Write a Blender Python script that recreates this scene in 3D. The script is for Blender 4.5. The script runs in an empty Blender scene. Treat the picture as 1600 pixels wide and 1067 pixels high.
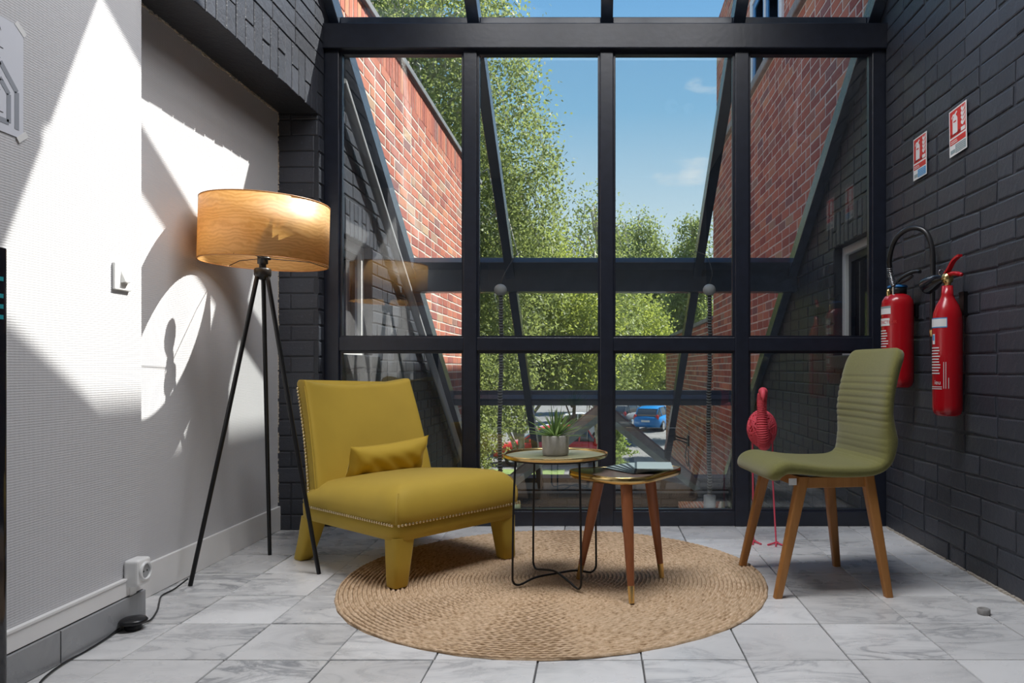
import bpy, bmesh, math, random
import numpy as np
from mathutils import Vector, Matrix
R = math.radians
random.seed(7); RNG = np.random.default_rng(7)
SC = bpy.context.scene
COL = SC.collection
# ------------------------------------------------------------------ camera
cam_d = bpy.data.cameras.new('camera')
cam = bpy.data.objects.new('camera', cam_d); COL.objects.link(cam)
FPX, UC, VC, HC = 1150.0, 934.0, 575.0, 0.85
cam.location = (0, 0, HC); cam.rotation_euler = (R(90), 0, 0)
cam_d.sensor_width = 36.0; cam_d.lens = FPX/1600*36
cam_d.shift_x = -(UC-800)/1600; cam_d.shift_y = (VC-533.5)/1600
cam_d.clip_start = 0.05; cam_d.clip_end = 400
SC.camera = cam
# ------------------------------------------------------------------ view
SC.view_settings.view_transform = 'Standard'
SC.view_settings.look = 'None'
SC.view_settings.exposure = 0.0
SC.view_settings.gamma = 1.0
SC.view_settings.use_curve_mapping = False
SC.cycles.use_denoising = True
SC.cycles.caustics_reflective = False
SC.cycles.caustics_refractive = False
SC.cycles.max_bounces = 10
SC.cycles.diffuse_bounces = 6
SC.cycles.transparent_max_bounces = 24
SC.cycles.sample_clamp_indirect = 6.0
# ------------------------------------------------------------------ sky
world = bpy.data.worlds.new('sky'); SC.world = world
world.use_nodes = True
nt = world.node_tree; nt.nodes.clear()
def wn(t, **k):
    n = nt.nodes.new(t)
    for a, b in k.items(): setattr(n, a, b)
    return n
w_out = wn('ShaderNodeOutputWorld'); w_bg = wn('ShaderNodeBackground')
w_tc = wn('ShaderNodeTexCoord'); w_sep = wn('ShaderNodeSeparateXYZ'); w_ramp = wn('ShaderNodeValToRGB')
nt.links.new(w_tc.outputs['Generated'], w_sep.inputs[0]); nt.links.new(w_sep.outputs['Z'], w_ramp.inputs[0])
cr = w_ramp.color_ramp
stops = [(0.0, (.78,.84,.89,1)), (.20, (.60,.77,.88,1)), (.33, (.27,.53,.78,1)), (.46, (.17,.40,.70,1)), (1.0, (.11,.28,.58,1))]
cr.elements[0].position = stops[0][0]; cr.elements[0].color = stops[0][1]
cr.elements[1].position = 1.0; cr.elements[1].color = stops[-1][1]
for p, c in stops[1:-1]:
    e = cr.elements.new(p); e.color = c
w_map = wn('ShaderNodeMapping'); w_map.inputs['Scale'].default_value = (1, 1, 2.4)
w_noi = wn('ShaderNodeTexNoise'); w_noi.inputs['Scale'].default_value = 5.5; w_noi.inputs['Detail'].default_value = 7; w_noi.inputs['Roughness'].default_value = .55
w_r2 = wn('ShaderNodeValToRGB'); w_r2.color_ramp.elements[0].position = .60; w_r2.color_ramp.elements[1].position = .74
w_mix = wn('ShaderNodeMixRGB'); w_mix.inputs[2].default_value = (.86,.88,.90,1)
nt.links.new(w_tc.outputs['Generated'], w_map.inputs[0]); nt.links.new(w_map.outputs[0], w_noi.inputs['Vector'])
nt.links.new(w_noi.outputs[0], w_r2.inputs[0]); nt.links.new(w_r2.outputs[0], w_mix.inputs[0])
nt.links.new(w_ramp.outputs[0], w_mix.inputs[1]); nt.links.new(w_mix.outputs[0], w_bg.inputs[0])
w_bg.inputs[1].default_value = 1.2
nt.links.new(w_bg.outputs[0], w_out.inputs[0])
# ------------------------------------------------------------------ sun
SUN_D = Vector((-1, -.71, -1.62)).normalized()
sd = bpy.data.lights.new('sun', 'SUN'); sd.energy = 13.0; sd.angle = R(.6); sd.color = (1, .95, .88)
so = bpy.data.objects.new('sun', sd); COL.objects.link(so)
so.rotation_euler = SUN_D.to_track_quat('-Z', 'Y').to_euler(); so.location = (8, 8, 14)
# ------------------------------------------------------------------ added fill lamps, unseen under the ceiling (frames built further down)
CEIL = 3.56
FILL_LAMPS = [(-.70, 2.36), (0, 2.36), (.70, 2.36)]
for lx, ly in FILL_LAMPS:
    ld = bpy.data.lights.new('fill_lamp', 'AREA'); ld.shape = 'RECTANGLE'; ld.size = .6; ld.size_y = .8
    ld.energy = 19; ld.color = (.98, .98, 1); ld.spread = R(145)
    lo = bpy.data.objects.new('fill_lamp', ld); COL.objects.link(lo); lo.location = (lx, ly, CEIL-.075)

# ================================================================== helpers
def fin(o, kind=None, label=None, cat=None, group=None):
    if kind: o['kind'] = kind
    if label: o['label'] = label
    if cat: o['category'] = cat
    if group: o['group'] = group
    return o
def link(name, me, parent=None, mat=None, loc=(0,0,0), rot=None):
    o = bpy.data.objects.new(name, me); COL.objects.link(o)
    o.location = loc
    if rot: o.rotation_euler = rot
    if parent: o.parent = parent
    if mat is not None and me is not None and not me.materials: me.materials.append(mat)
    return o
def empty(name, loc=(0,0,0), rz=0, **k):
    o = bpy.data.objects.new(name, None); COL.objects.link(o)
    o.location = loc; o.rotation_euler = (0, 0, rz); o.empty_display_size = .1
    return fin(o, **k)
class MB:
    def __init__(s): s.v = []; s.f = []; s.sm = []; s.mi = []; s.cur = 0
    def add(s, v, f, smooth=False):
        n = len(s.v); s.v += [tuple(p) for p in v]
        for q in f: s.f.append(tuple(i+n for i in q)); s.sm.append(smooth); s.mi.append(s.cur)
        return s
    def box(s, x0, x1, y0, y1, z0, z1):
        v = [(x,y,z) for z in (z0,z1) for y in (y0,y1) for x in (x0,x1)]
        return s.add(v, [(0,2,3,1),(4,5,7,6),(0,1,5,4),(2,6,7,3),(0,4,6,2),(1,3,7,5)])
    def rings(s, rs, smooth=True, cap=True, close=True):
        n = len(rs[0]); v = [p for r in rs for p in r]; f = []
        for i in range(len(rs)-1):
            for j in range(n if close else n-1):
                k = (j+1) % n
                f.append((i*n+j, i*n+k, (i+1)*n+k, (i+1)*n+j))
        s.add(v, f, smooth)
        if cap:
            s.add(rs[0], [tuple(range(n))[::-1]]); s.add(rs[-1], [tuple(range(n))])
        return s
    def lathe(s, prof, c=(0,0,0), n=32, smooth=True, cap=True):
        rs = [[(c[0]+r*math.cos(2*math.pi*j/n), c[1]+r*math.sin(2*math.pi*j/n), c[2]+z) for j in range(n)] for r, z in prof]
        return s.rings(rs, smooth, cap)
    def tube(s, pts, rad, n=10, smooth=True, cap=True):
        pts = [Vector(p) for p in pts]; m = len(pts)
        rr = rad if isinstance(rad, (list, tuple)) else [rad]*m
        t0 = (pts[1]-pts[0]).normalized()
        a = t0.cross(Vector((0,0,1)))
        if a.length < 1e-3: a = t0.cross(Vector((1,0,0)))
        a.normalize(); rs = []
        for i, p in enumerate(pts):
            t = (pts[min(i+1,m-1)]-pts[max(i-1,0)]).normalized()
            a = (a - t*a.dot(t))
            if a.length < 1e-5: a = t.orthogonal()
            a.normalize(); b = t.cross(a)
            rs.append([p + (a*math.cos(2*math.pi*j/n)+b*math.sin(2*math.pi*j/n))*rr[i] for j in range(n)])
        return s.rings(rs, smooth, cap)
    def beam(s, p0, p1, w, d, side=(1,0,0), up=None):
        # box from p0 to p1, w along side, hanging d below the line
        p0, p1 = Vector(p0), Vector(p1); t = (p1-p0).normalized()
        sd_ = Vector(side); sd_ = (sd_-t*sd_.dot(t)).normalized(); n_ = t.cross(sd_)
        if n_.z < 0: n_ = -n_
        v = []
        for p in (p0, p1):
            for a, b in ((-1,0),(1,0),(1,-1),(-1,-1)): v.append(p+sd_*(a*w/2)+n_*(b*d))
        return s.add(v, [(0,1,2,3),(7,6,5,4),(0,4,5,1),(1,5,6,2),(2,6,7,3),(3,7,4,0)])
    def prism(s, poly, z0, z1):
        n = len(poly)
        s.add([(x,y,z0) for x,y in poly]+[(x,y,z1) for x,y in poly],
              [tuple(range(n))[::-1], tuple(range(n,2*n))]+[(i,(i+1)%n,n+(i+1)%n,n+i) for i in range(n)])
        return s
    def sphere(s, c, r, nu=16, nv=10, sc=(1,1,1)):
        rs = []
        for i in range(1, nv):
            t = math.pi*i/nv
            rs.append([(c[0]+sc[0]*r*math.sin(t)*math.cos(2*math.pi*j/nu), c[1]+sc[1]*r*math.sin(t)*math.sin(2*math.pi*j/nu), c[2]-sc[2]*r*math.cos(t)) for j in range(nu)])
        return s.rings(rs, True, True)
    def mesh(s, name, mat=None, bevel=0, seg=2, fix=True):
        me = bpy.data.meshes.new(name); me.from_pydata([tuple(p) for p in s.v], [], s.f)
        me.polygons.foreach_set('use_smooth', s.sm)
        me.polygons.foreach_set('material_index', s.mi)
        if fix or bevel:
            bm = bmesh.new(); bm.from_mesh(me)
            if bevel:
                bmesh.ops.remove_doubles(bm, verts=bm.verts, dist=1e-6)
                bmesh.ops.recalc_face_normals(bm, faces=bm.faces)
                bmesh.ops.bevel(bm, geom=list(bm.edges), offset=bevel, segments=seg, affect='EDGES', clamp_overlap=True, profile=.5)
            else: bmesh.ops.recalc_face_normals(bm, faces=bm.faces)
            bm.to_mesh(me); bm.free()
        for m in (mat if isinstance(mat, (list, tuple)) else [mat]):
            if m is not None: me.materials.append(m)
        return me
    def build(s, name, mat, parent=None, bevel=0, seg=2, loc=(0,0,0), rot=None, fix=True):
        return link(name, s.mesh(name, mat, bevel, seg, fix), parent, None, loc, rot)
def box(name, mat, parent, x0, x1, y0, y1, z0, z1, bevel=0, seg=2):
    return MB().box(x0,x1,y0,y1,z0,z1).build(name, mat, parent, bevel, seg)
def smooth_path(pts, n=8):
    pts = [Vector(p) for p in pts]; out = []
    P = [pts[0]*2-pts[1]]+pts+[pts[-1]*2-pts[-2]]
    for i in range(1, len(P)-2):
        for k in range(n):
            t = k/n
            out.append(.5*((2*P[i])+(-P[i-1]+P[i+1])*t+(2*P[i-1]-5*P[i]+4*P[i+1]-P[i+2])*t*t+(-P[i-1]+3*P[i]-3*P[i+1]+P[i+2])*t**3))
    out.append(pts[-1]); return out
def rounded_poly(pts, r, n=8):
    out = []; m = len(pts)
    for i in range(m):
        p = Vector(pts[i]); a = Vector(pts[i-1]); b = Vector(pts[(i+1)%m])
        p0 = p+(a-p).normalized()*r; p1 = p+(b-p).normalized()*r
        for k in range(n+1):
            t = k/n; out.append(tuple((1-t)**2*p0+2*t*(1-t)*p+t*t*p1))
    return out
# ------------------------------------------------------------------ materials
MATS = {}
class NT:
    def __init__(s, name):
        s.m = bpy.data.materials.new(name); s.m.use_nodes = True; s.t = s.m.node_tree; s.t.nodes.clear()
        s.out = s.n('ShaderNodeOutputMaterial'); s.tc = None
    def n(s, t, ins=None, **k):
        q = s.t.nodes.new(t)
        for a, b in k.items(): setattr(q, a, b)
        for a, b in (ins or {}).items():
            if hasattr(b, 'is_output') or isinstance(b, bpy.types.NodeSocket): s.t.links.new(b, q.inputs[a])
            else: q.inputs[a].default_value = b
        return q
    def obj(s):
        if not s.tc: s.tc = s.n('ShaderNodeTexCoord')
        return s.tc.outputs['Object']
    def noise(s, scale, detail=4, rough=.5, vec=None, dist=0):
        return s.n('ShaderNodeTexNoise', {'Scale': scale, 'Detail': detail, 'Roughness': rough, 'Distortion': dist, 'Vector': vec or s.obj()}).outputs[0]
    def map(s, scale=(1,1,1), rot=(0,0,0), vec=None):
        return s.n('ShaderNodeMapping', {'Vector': vec or s.obj(), 'Scale': scale, 'Rotation': rot}).outputs[0]
    def ramp(s, fac, stops):
        q = s.n('ShaderNodeValToRGB', {0: fac}); c = q.color_ramp
        while len(c.elements) < len(stops): c.elements.new(.5)
        for e, (p, col) in zip(c.elements, stops):
            e.position = p; e.color = tuple(col)+(1,) if len(col) == 3 else col
        return q.outputs[0]
    def mix(s, f, a, b, mode='MIX'):
        q = s.n('ShaderNodeMixRGB', blend_type=mode)
        for i, x in ((0,f),(1,a),(2,b)):
            if isinstance(x, bpy.types.NodeSocket): s.t.links.new(x, q.inputs[i])
            else: q.inputs[i].default_value = (tuple(x)+(1,) if i and len(x) == 3 else x)
        return q.outputs[0]
    def math(s, op, a, b=0):
        q = s.n('ShaderNodeMath', operation=op)
        for i, x in ((0,a),(1,b)):
            if isinstance(x, bpy.types.NodeSocket): s.t.links.new(x, q.inputs[i])
            else: q.inputs[i].default_value = x
        return q.outputs[0]
    def bump(s, h, strength=.3, dist=.01):
        return s.n('ShaderNodeBump', {'Height': h, 'Strength': strength, 'Distance': dist}).outputs[0]
    def rnd(s):
        a = s.n('ShaderNodeObjectInfo').outputs['Random']; g = s.n('ShaderNodeNewGeometry')
        b = g.outputs['Random Per Island']
        return s.math('FRACT', s.math('ADD', s.math('MULTIPLY', a, 7.31), s.math('MULTIPLY', b, 5.77)))
    def princ(s, col, rough=.5, metal=0, normal=None, spec=.5, **k):
        ins = {'Roughness': rough, 'Metallic': metal, 'Specular IOR Level': spec}
        ins['Base Color'] = col if isinstance(col, bpy.types.NodeSocket) else (tuple(col)+(1,))
        if normal is not None: ins['Normal'] = normal
        ins.update(k)
        q = s.n('ShaderNodeBsdfPrincipled', ins)
        return q
    def done(s, sh):
        s.t.links.new(sh.outputs[0] if hasattr(sh, 'outputs') else sh, s.out.inputs[0]); MATS[s.m.name] = s.m; return s.m
def plain(name, col, rough=.5, metal=0, spec=.5, nscale=0, namt=.12, bump=0, bscale=60, **k):
    t = NT(name); c = tuple(col)
    if nscale:
        c = t.mix(t.ramp(t.noise(nscale, 5), [(.3, (0,0,0)), (.7, (1,1,1))]), tuple(x*(1-namt) for x in col), tuple(min(1, x*(1+namt)) for x in col))
    nm = t.bump(t.noise(bscale, 4), bump, .004) if bump else None
    return t.done(t.princ(c, rough, metal, nm, spec, **k))
# wallpaper
def m_wallpaper():
    t = NT('white_wallpaper')
    w1 = t.n('ShaderNodeTexWave', {'Vector': t.map((1,1,1)), 'Scale': 44.0, 'Distortion': 1.6, 'Detail': 2.0, 'Detail Scale': 4.0}, bands_direction='Z').outputs['Fac']
    w2 = t.n('ShaderNodeTexWave', {'Vector': t.map((1,1,1)), 'Scale': 19.0, 'Distortion': 2.0, 'Detail': 2.0, 'Detail Scale': 3.0}, bands_direction='Y').outputs['Fac']
    h = t.math('ADD', w1, t.math('MULTIPLY', w2, .6))
    c = t.mix(t.noise(2.2, 3), (.53,.53,.545), (.59,.59,.605))
    t.done(t.princ(c, .75, 0, t.bump(h, .20, .003), .3))
m_wallpaper()
plain('white_paint', (.80,.79,.78), .45, nscale=6, namt=.03)
plain('ceiling_paint', (.82,.82,.80), .8, bump=.1)
plain('frame_paint', (.011,.014,.025), .34, nscale=20, namt=.2, bump=.12, bscale=35, spec=.6)
plain('glazing_paint', (.055,.070,.098), .26, nscale=14, namt=.15, bump=.10, bscale=30, spec=.7)
def m_blackbrick(name, col):
    t = NT(name)
    f = t.rnd()
    c = t.mix(f, tuple(x*.82 for x in col), tuple(x*1.18 for x in col))
    c = t.mix(t.ramp(t.noise(38, 6, .6), [(.62,(0,0,0)),(.75,(1,1,1))]), c, tuple(x*1.7 for x in col))
    h = t.math('ADD', t.noise(28, 5, .6), t.math('MULTIPLY', t.noise(140, 3), .35))
    t.done(t.princ(c, .46, 0, t.bump(h, .55, .006), .45))
m_blackbrick('black_brick', (.042,.046,.058))
m_blackbrick('black_mortar', (.033,.037,.047))
def m_redbrick(name, a, b, c_, d):
    t = NT(name); f = t.rnd()
    c = t.ramp(f, [(0,a),(.25,b),(.5,c_),(.72,d),(.86,(.68,.30,.17)),(.95,(.24,.11,.12)),(1,(.55,.38,.24))])
    c = t.mix(t.ramp(t.noise(30, 6, .65), [(.35,(0,0,0)),(.7,(1,1,1))]), c, t.mix(.25, c, (.50,.30,.22)))
    t.done(t.princ(c, .85, 0, t.bump(t.noise(70, 5, .6), .5, .004), .2))
m_redbrick('red_brick', (.50,.155,.095), (.60,.21,.135), (.44,.125,.085), (.33,.10,.085))
plain('pale_mortar', (.72,.64,.56), .95, nscale=25, namt=.15, bump=.5)
plain('stone_coping', (.30,.29,.28), .8, nscale=12, namt=.25, bump=.4)
plain('pale_green_metal', (.50,.58,.54), .35, nscale=10, namt=.1)
plain('lead_flashing', (.20,.21,.22), .5, nscale=8, namt=.2)
def m_marble(name, base, vein, amt):
    t = NT(name)
    oi = t.n('ShaderNodeObjectInfo').outputs['Random']
    off = t.n('ShaderNodeVectorMath', {0: t.obj(), 1: t.n('ShaderNodeCombineXYZ', {0: t.math('MULTIPLY', oi, 31.0), 1: t.math('MULTIPLY', oi, 57.0), 2: oi}).outputs[0]}, operation='ADD').outputs[0]
    rot = t.n('ShaderNodeMapping', {'Vector': off, 'Rotation': (0,0,.7), 'Scale': (1,2.6,1)}).outputs[0]
    n1 = t.noise(3.2, 9, .62, rot, 1.2); n2 = t.noise(1.6, 4, .5, off)
    v = t.ramp(t.math('ABSOLUTE', t.math('SUBTRACT', n1, .5)), [(0,(1,1,1)),(.05,(.25,.25,.25)),(.16,(0,0,0))])
    v = t.math('MULTIPLY', v, t.ramp(n2, [(.42,(0,0,0)),(.66,(1,1,1))]))
    sp = t.ramp(t.noise(16, 4, .7, rot), [(.66,(0,0,0)),(.78,(1,1,1))])
    tone = t.mix(oi, tuple(x*.80 for x in base), tuple(min(.9, x*1.08) for x in base))
    tone = t.mix(t.ramp(n2, [(.3,(0,0,0)),(.75,(1,1,1))]), tone, t.mix(.5, tone, (.50,.49,.47)))
    c = t.mix(t.math('MULTIPLY', v, amt), tone, vein)
    c = t.mix(t.math('MULTIPLY', sp, .35), c, vein)
    rr = t.ramp(t.noise(9, 5), [(.3,(.22,.22,.22)),(.8,(.42,.42,.42))])
    t.done(t.princ(c, rr, 0, t.bump(t.noise(40, 4), .04, .003), .5))
m_marble('marble', (.84,.835,.83), (.20,.21,.23), .85)
m_marble('grey_stone', (.30,.31,.33), (.16,.17,.19), .5)
plain('grout', (.10,.10,.10), .9, nscale=30, namt=.3)
plain('skirting_grout', (.14,.14,.14), .9)
def m_glass():
    t = NT('window_glass')
    f = t.n('ShaderNodeLayerWeight', {'Blend': .5}).outputs['Facing']
    p = t.math('ADD', t.math('MULTIPLY', t.math('POWER', f, 4.0), .8), .07)
    tr = t.n('ShaderNodeBsdfTransparent', {'Color': (.97,.985,.985,1)}); gl = t.n('ShaderNodeBsdfGlossy', {'Roughness': 0.0, 'Color': (1,1,1,1)})
    q = t.n('ShaderNodeMixShader', {0: p}); t.t.links.new(tr.outputs[0], q.inputs[1]); t.t.links.new(gl.outputs[0], q.inputs[2])
    t.done(q)
m_glass()
def m_velvet(name, col, sheen):
    t = NT(name)
    n = t.noise(5, 4, .5); c = t.mix(n, tuple(x*.85 for x in col), tuple(x*1.12 for x in col))
    t.done(t.princ(c, .7, 0, t.bump(t.noise(400, 2), .08, .001), .25, **{'Sheen Weight': .8, 'Sheen Roughness': .35, 'Sheen Tint': tuple(sheen)+(1,)}))
m_velvet('mustard_velvet', (.49,.335,.045), (.85,.72,.36))
m_velvet('mustard_cushion_velvet', (.55,.37,.045), (.9,.72,.25))
plain('brass_nail', (.75,.62,.38), .28, 1)
def m_tweed():
    t = NT('olive_tweed')
    n = t.ramp(t.noise(650, 3, .7), [(.35,(0,0,0)),(.68,(1,1,1))])
    c = t.mix(n, (.095,.094,.024), (.25,.235,.075))
    t.done(t.princ(c, .9, 0, t.bump(t.noise(600, 3), .35, .002), .2, **{'Sheen Weight': .3}))
m_tweed()
def m_wood(name, a, b, rough=.4, axis=(1,1,.08), sc=30):
    t = NT(name)
    v = t.map(axis)
    n = t.noise(sc, 6, .6, v, .6)
    c = t.ramp(n, [(.3,a),(.7,b)])
    t.done(t.princ(c, rough, 0, t.bump(n, .12, .002), .4))
m_wood('oak', (.33,.135,.032), (.46,.21,.062))
m_wood('walnut', (.23,.075,.028), (.38,.135,.055), .35)
m_wood('table_veneer', (.13,.088,.072), (.20,.14,.115), .32, (1,.08,1), 24)
plain('brass', (.72,.52,.22), .22, 1)
plain('brass_tray', (.52,.49,.33), .36, .6, nscale=7, namt=.06)
plain('black_metal', (.012,.012,.013), .38, .3)
plain('black_plastic', (.014,.014,.016), .3)
plain('white_plastic', (.82,.82,.81), .3)
plain('dark_hole', (.02,.02,.02), .8)
plain('concrete', (.62,.585,.545), .85, nscale=22, namt=.14, bump=.3, bscale=80)
plain('soil', (.02,.016,.012), .95, bump=.6)
def m_leaf(name, a, b, tr):
    t = NT(name); f = t.rnd()
    c = t.mix(f, a, b)
    d = t.princ(c, .5, 0, None, .3); l = t.n('ShaderNodeBsdfTranslucent', {'Color': t.mix(.5, c, tr)})
    q = t.n('ShaderNodeMixShader', {0: .45}); t.t.links.new(d.outputs[0], q.inputs[1]); t.t.links.new(l.outputs[0], q.inputs[2]); t.done(q)
m_leaf('succulent_leaf', (.08,.17,.06), (.24,.36,.15), (.35,.5,.12))
m_leaf('birch_leaf', (.10,.145,.045), (.31,.36,.15), (.52,.60,.16))
m_leaf('bright_leaf', (.14,.20,.04), (.37,.42,.12), (.62,.68,.11))
m_leaf('dark_leaf', (.05,.085,.035), (.14,.19,.08), (.26,.36,.09))
m_leaf('grass_leaf', (.16,.25,.05), (.30,.38,.10), (.4,.5,.08))
plain('birch_bark', (.46,.43,.38), .8, nscale=9, namt=.55)
plain('dark_bark', (.10,.08,.06), .9, nscale=9, namt=.4)
plain('asphalt', (.17,.165,.16), .9, nscale=.6, namt=.25, bump=.3)
plain('lawn', (.16,.22,.06), .95, nscale=2, namt=.3)
plain('red_enamel', (.42,.006,.012), .22, spec=.6)
plain('chrome', (.62,.64,.66), .15, 1)
plain('blue_plastic', (.02,.16,.42), .35)
plain('sticker_white', (.76,.76,.75), .5)
plain('sign_red', (.62,.035,.03), .4)
plain('sign_blue', (.03,.28,.58), .4)
plain('sign_grey', (.25,.32,.34), .4)
plain('grey_paint', (.33,.34,.35), .5)
plain('flamingo_cord', (.66,.07,.10), .6, bump=.2)
plain('flamingo_leg', (.68,.08,.13), .45)
plain('print_grey', (.30,.32,.36), .7)
plain('print_dark', (.05,.05,.06), .7)
plain('paper', (.66,.68,.74), .6)
plain('leaflet_paper', (.46,.56,.54), .5)
plain('leaflet_dark', (.07,.10,.11), .5)
plain('cable_grey', (.20,.21,.21), .7)
plain('cable_dark', (.05,.05,.05), .7)
plain('pendant_grey', (.42,.42,.41), .55)
plain('shiny_black', (.012,.012,.016), .08)
plain('indicator_teal', (.02,.30,.34), .4)
plain('plaster_dust', (.50,.45,.38), .95, bump=.5)
plain('lamp_hub', (.018,.017,.016), .35, .4)
plain('bulb_glass', (.75,.72,.66), .15)
plain('blue_frame', (.05,.22,.48), .4)
plain('car_glass', (.03,.035,.04), .06, spec=.8)
plain('car_red', (.55,.025,.03), .2); plain('car_blue', (.015,.20,.52), .2)
plain('car_white', (.75,.76,.78), .2); plain('car_grey', (.16,.17,.18), .25)
plain('tyre', (.02,.02,.02), .85); plain('headlight', (.75,.78,.80), .1); plain('tail_light', (.55,.03,.03), .2)
plain('render_brown', (.34,.27,.23), .9, nscale=4, namt=.15)
def m_shade():
    t = NT('wood_veneer_shade')
    v = t.n('ShaderNodeTexCoord').outputs['UV']
    mp = t.n('ShaderNodeMapping', {'Vector': v, 'Scale': (1.1, 2.0, 1)}).outputs[0]
    ns = t.noise(2.2, 3, .5, mp)
    sep = t.n('ShaderNodeSeparateXYZ', {0: mp})
    g = t.math('SINE', t.math('ADD', t.math('MULTIPLY', sep.outputs[1], 50.0), t.math('MULTIPLY', ns, 30.0)))
    fine = t.noise(6, 5, .6, t.n('ShaderNodeMapping', {'Vector': v, 'Scale': (4, 110, 1)}).outputs[0])
    f = t.math('ADD', t.math('MULTIPLY', g, .22), fine)
    c = t.ramp(f, [(.2, (.52,.29,.085)), (.75, (.70,.45,.17))])
    d = t.princ(c, .5, 0, None, .6, **{'Coat Weight': .8, 'Coat Roughness': .42}); l = t.n('ShaderNodeBsdfTranslucent', {'Color': t.mix(.7, c, (1.0,.62,.18))})
    q = t.n('ShaderNodeMixShader', {0: .36}); t.t.links.new(d.outputs[0], q.inputs[1]); t.t.links.new(l.outputs[0], q.inputs[2]); t.done(q)
m_shade()
def m_jute():
    t = NT('jute')
    o_ = t.n('ShaderNodeSeparateXYZ', {0: t.obj()})
    r = t.math('SQRT', t.math('ADD', t.math('MULTIPLY', o_.outputs[0], o_.outputs[0]), t.math('MULTIPLY', o_.outputs[1], o_.outputs[1])))
    ph = t.math('FRACT', t.math('DIVIDE', r, .845/50)); edge = t.math('ABSOLUTE', t.math('SUBTRACT', ph, .5))
    ang = t.math('ARCTAN2', o_.outputs[1], o_.outputs[0])
    pol = t.n('ShaderNodeCombineXYZ', {0: t.math('MULTIPLY', r, 90.0), 1: t.math('MULTIPLY', ang, 26.0), 2: 0.0}).outputs[0]
    n = t.noise(1.0, 4, .6, pol); n2 = t.noise(5, 4, .5)
    c = t.ramp(n, [(.30,(.27,.165,.085)),(.46,(.56,.39,.24)),(.70,(.80,.60,.42))])
    c = t.mix(t.ramp(n2, [(.40,(0,0,0)),(.75,(1,1,1))]), c, t.mix(.5, c, (.62,.46,.31)))
    c = t.mix(t.ramp(t.noise(15, 3, .5), [(.70,(0,0,0)),(.78,(1,1,1))]), c, (.17,.10,.05))
    c = t.mix(t.math('MULTIPLY', t.ramp(edge, [(.34,(0,0,0)),(.47,(1,1,1))]), .72), c, (.15,.085,.04))  # groove shade between the braid rings, painted into the colour
    t.done(t.princ(c, .9, 0, t.bump(t.noise(220, 3), .4, .003), .15))
m_jute()
M = MATS
# ================================================================== geometry of the place
WIN_Y = 3.95          # face of the glazed partition
XL_NEAR, XL_REC, XL_UP, XR = -1.562, -1.68, -1.47, 1.548
XVL, XVR = -1.49, 1.56   # side walls of the glazed void
SL = .70; GC = 5.68
def gz(y): return GC - SL*y           # centre plane of the sloping glass
RAFT_X = [-1.452, -.682, .050, .775, 1.515]
def project(p):
    if p[1] < .1: return None
    return (UC+p[0]*FPX/p[1], VC-(p[2]-HC)*FPX/p[1])
def inframe(p, m=25):
    q = project(p)
    return q is not None and -m < q[0] < 1600+m and -m < q[1] < 1067+m
def clip(poly, hp):
    a, b, c = hp; out = []
    for i in range(len(poly)):
        p, q = poly[i-1], poly[i]
        dp, dq = a*p[0]+b*p[1]-c, a*q[0]+b*q[1]-c
        if (dp <= 1e-9) != (dq <= 1e-9):
            t = dp/(dp-dq); out.append((p[0]+t*(q[0]-p[0]), p[1]+t*(q[1]-p[1])))
        if dq <= 1e-9: out.append(q)
    return out
def rect(s0, s1, z0, z1): return [(s0,z0),(s1,z0),(s1,z1),(s0,z1)]
def area(p): return abs(sum(p[i-1][0]*p[i][1]-p[i][0]*p[i-1][1] for i in range(len(p))))/2
UNDER = (SL, 1, GC-.0)        # SL*y + z <= GC
OVER = (-SL, -1, -GC)
def piece_mesh(poly, dep, axis, nrm, mat, ins=.004, name='brick'):
    cx = sum(p[0] for p in poly)/len(poly); cz = sum(p[1] for p in poly)/len(poly); n = len(poly)
    def P(s, d, z): return (d*nrm, s, z) if axis == 'Y' else ((s, d*nrm, z) if axis == 'X' else (s, z, d))
    v = [P(s, 0, z) for s, z in poly]
    r0 = max(max(abs(p[0]-cx), abs(p[1]-cz)) for p in poly)
    for s, z in poly:
        v.append(P(s-max(-ins, min(ins, s-cx)), dep, z-max(-ins, min(ins, z-cz))))
    for s, z in poly: pass
    mid = [P(s, dep*.55, z) for s, z in poly]
    v = v[:n]+mid+v[n:]
    f = [tuple(range(2*n, 3*n))]
    for k in (0, n):
        for i in range(n): f.append((k+i, k+(i+1)%n, k+n+(i+1)%n, k+n+i))
    m = MB(); m.add(v, f)
    return m.mesh(name, mat)
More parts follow.
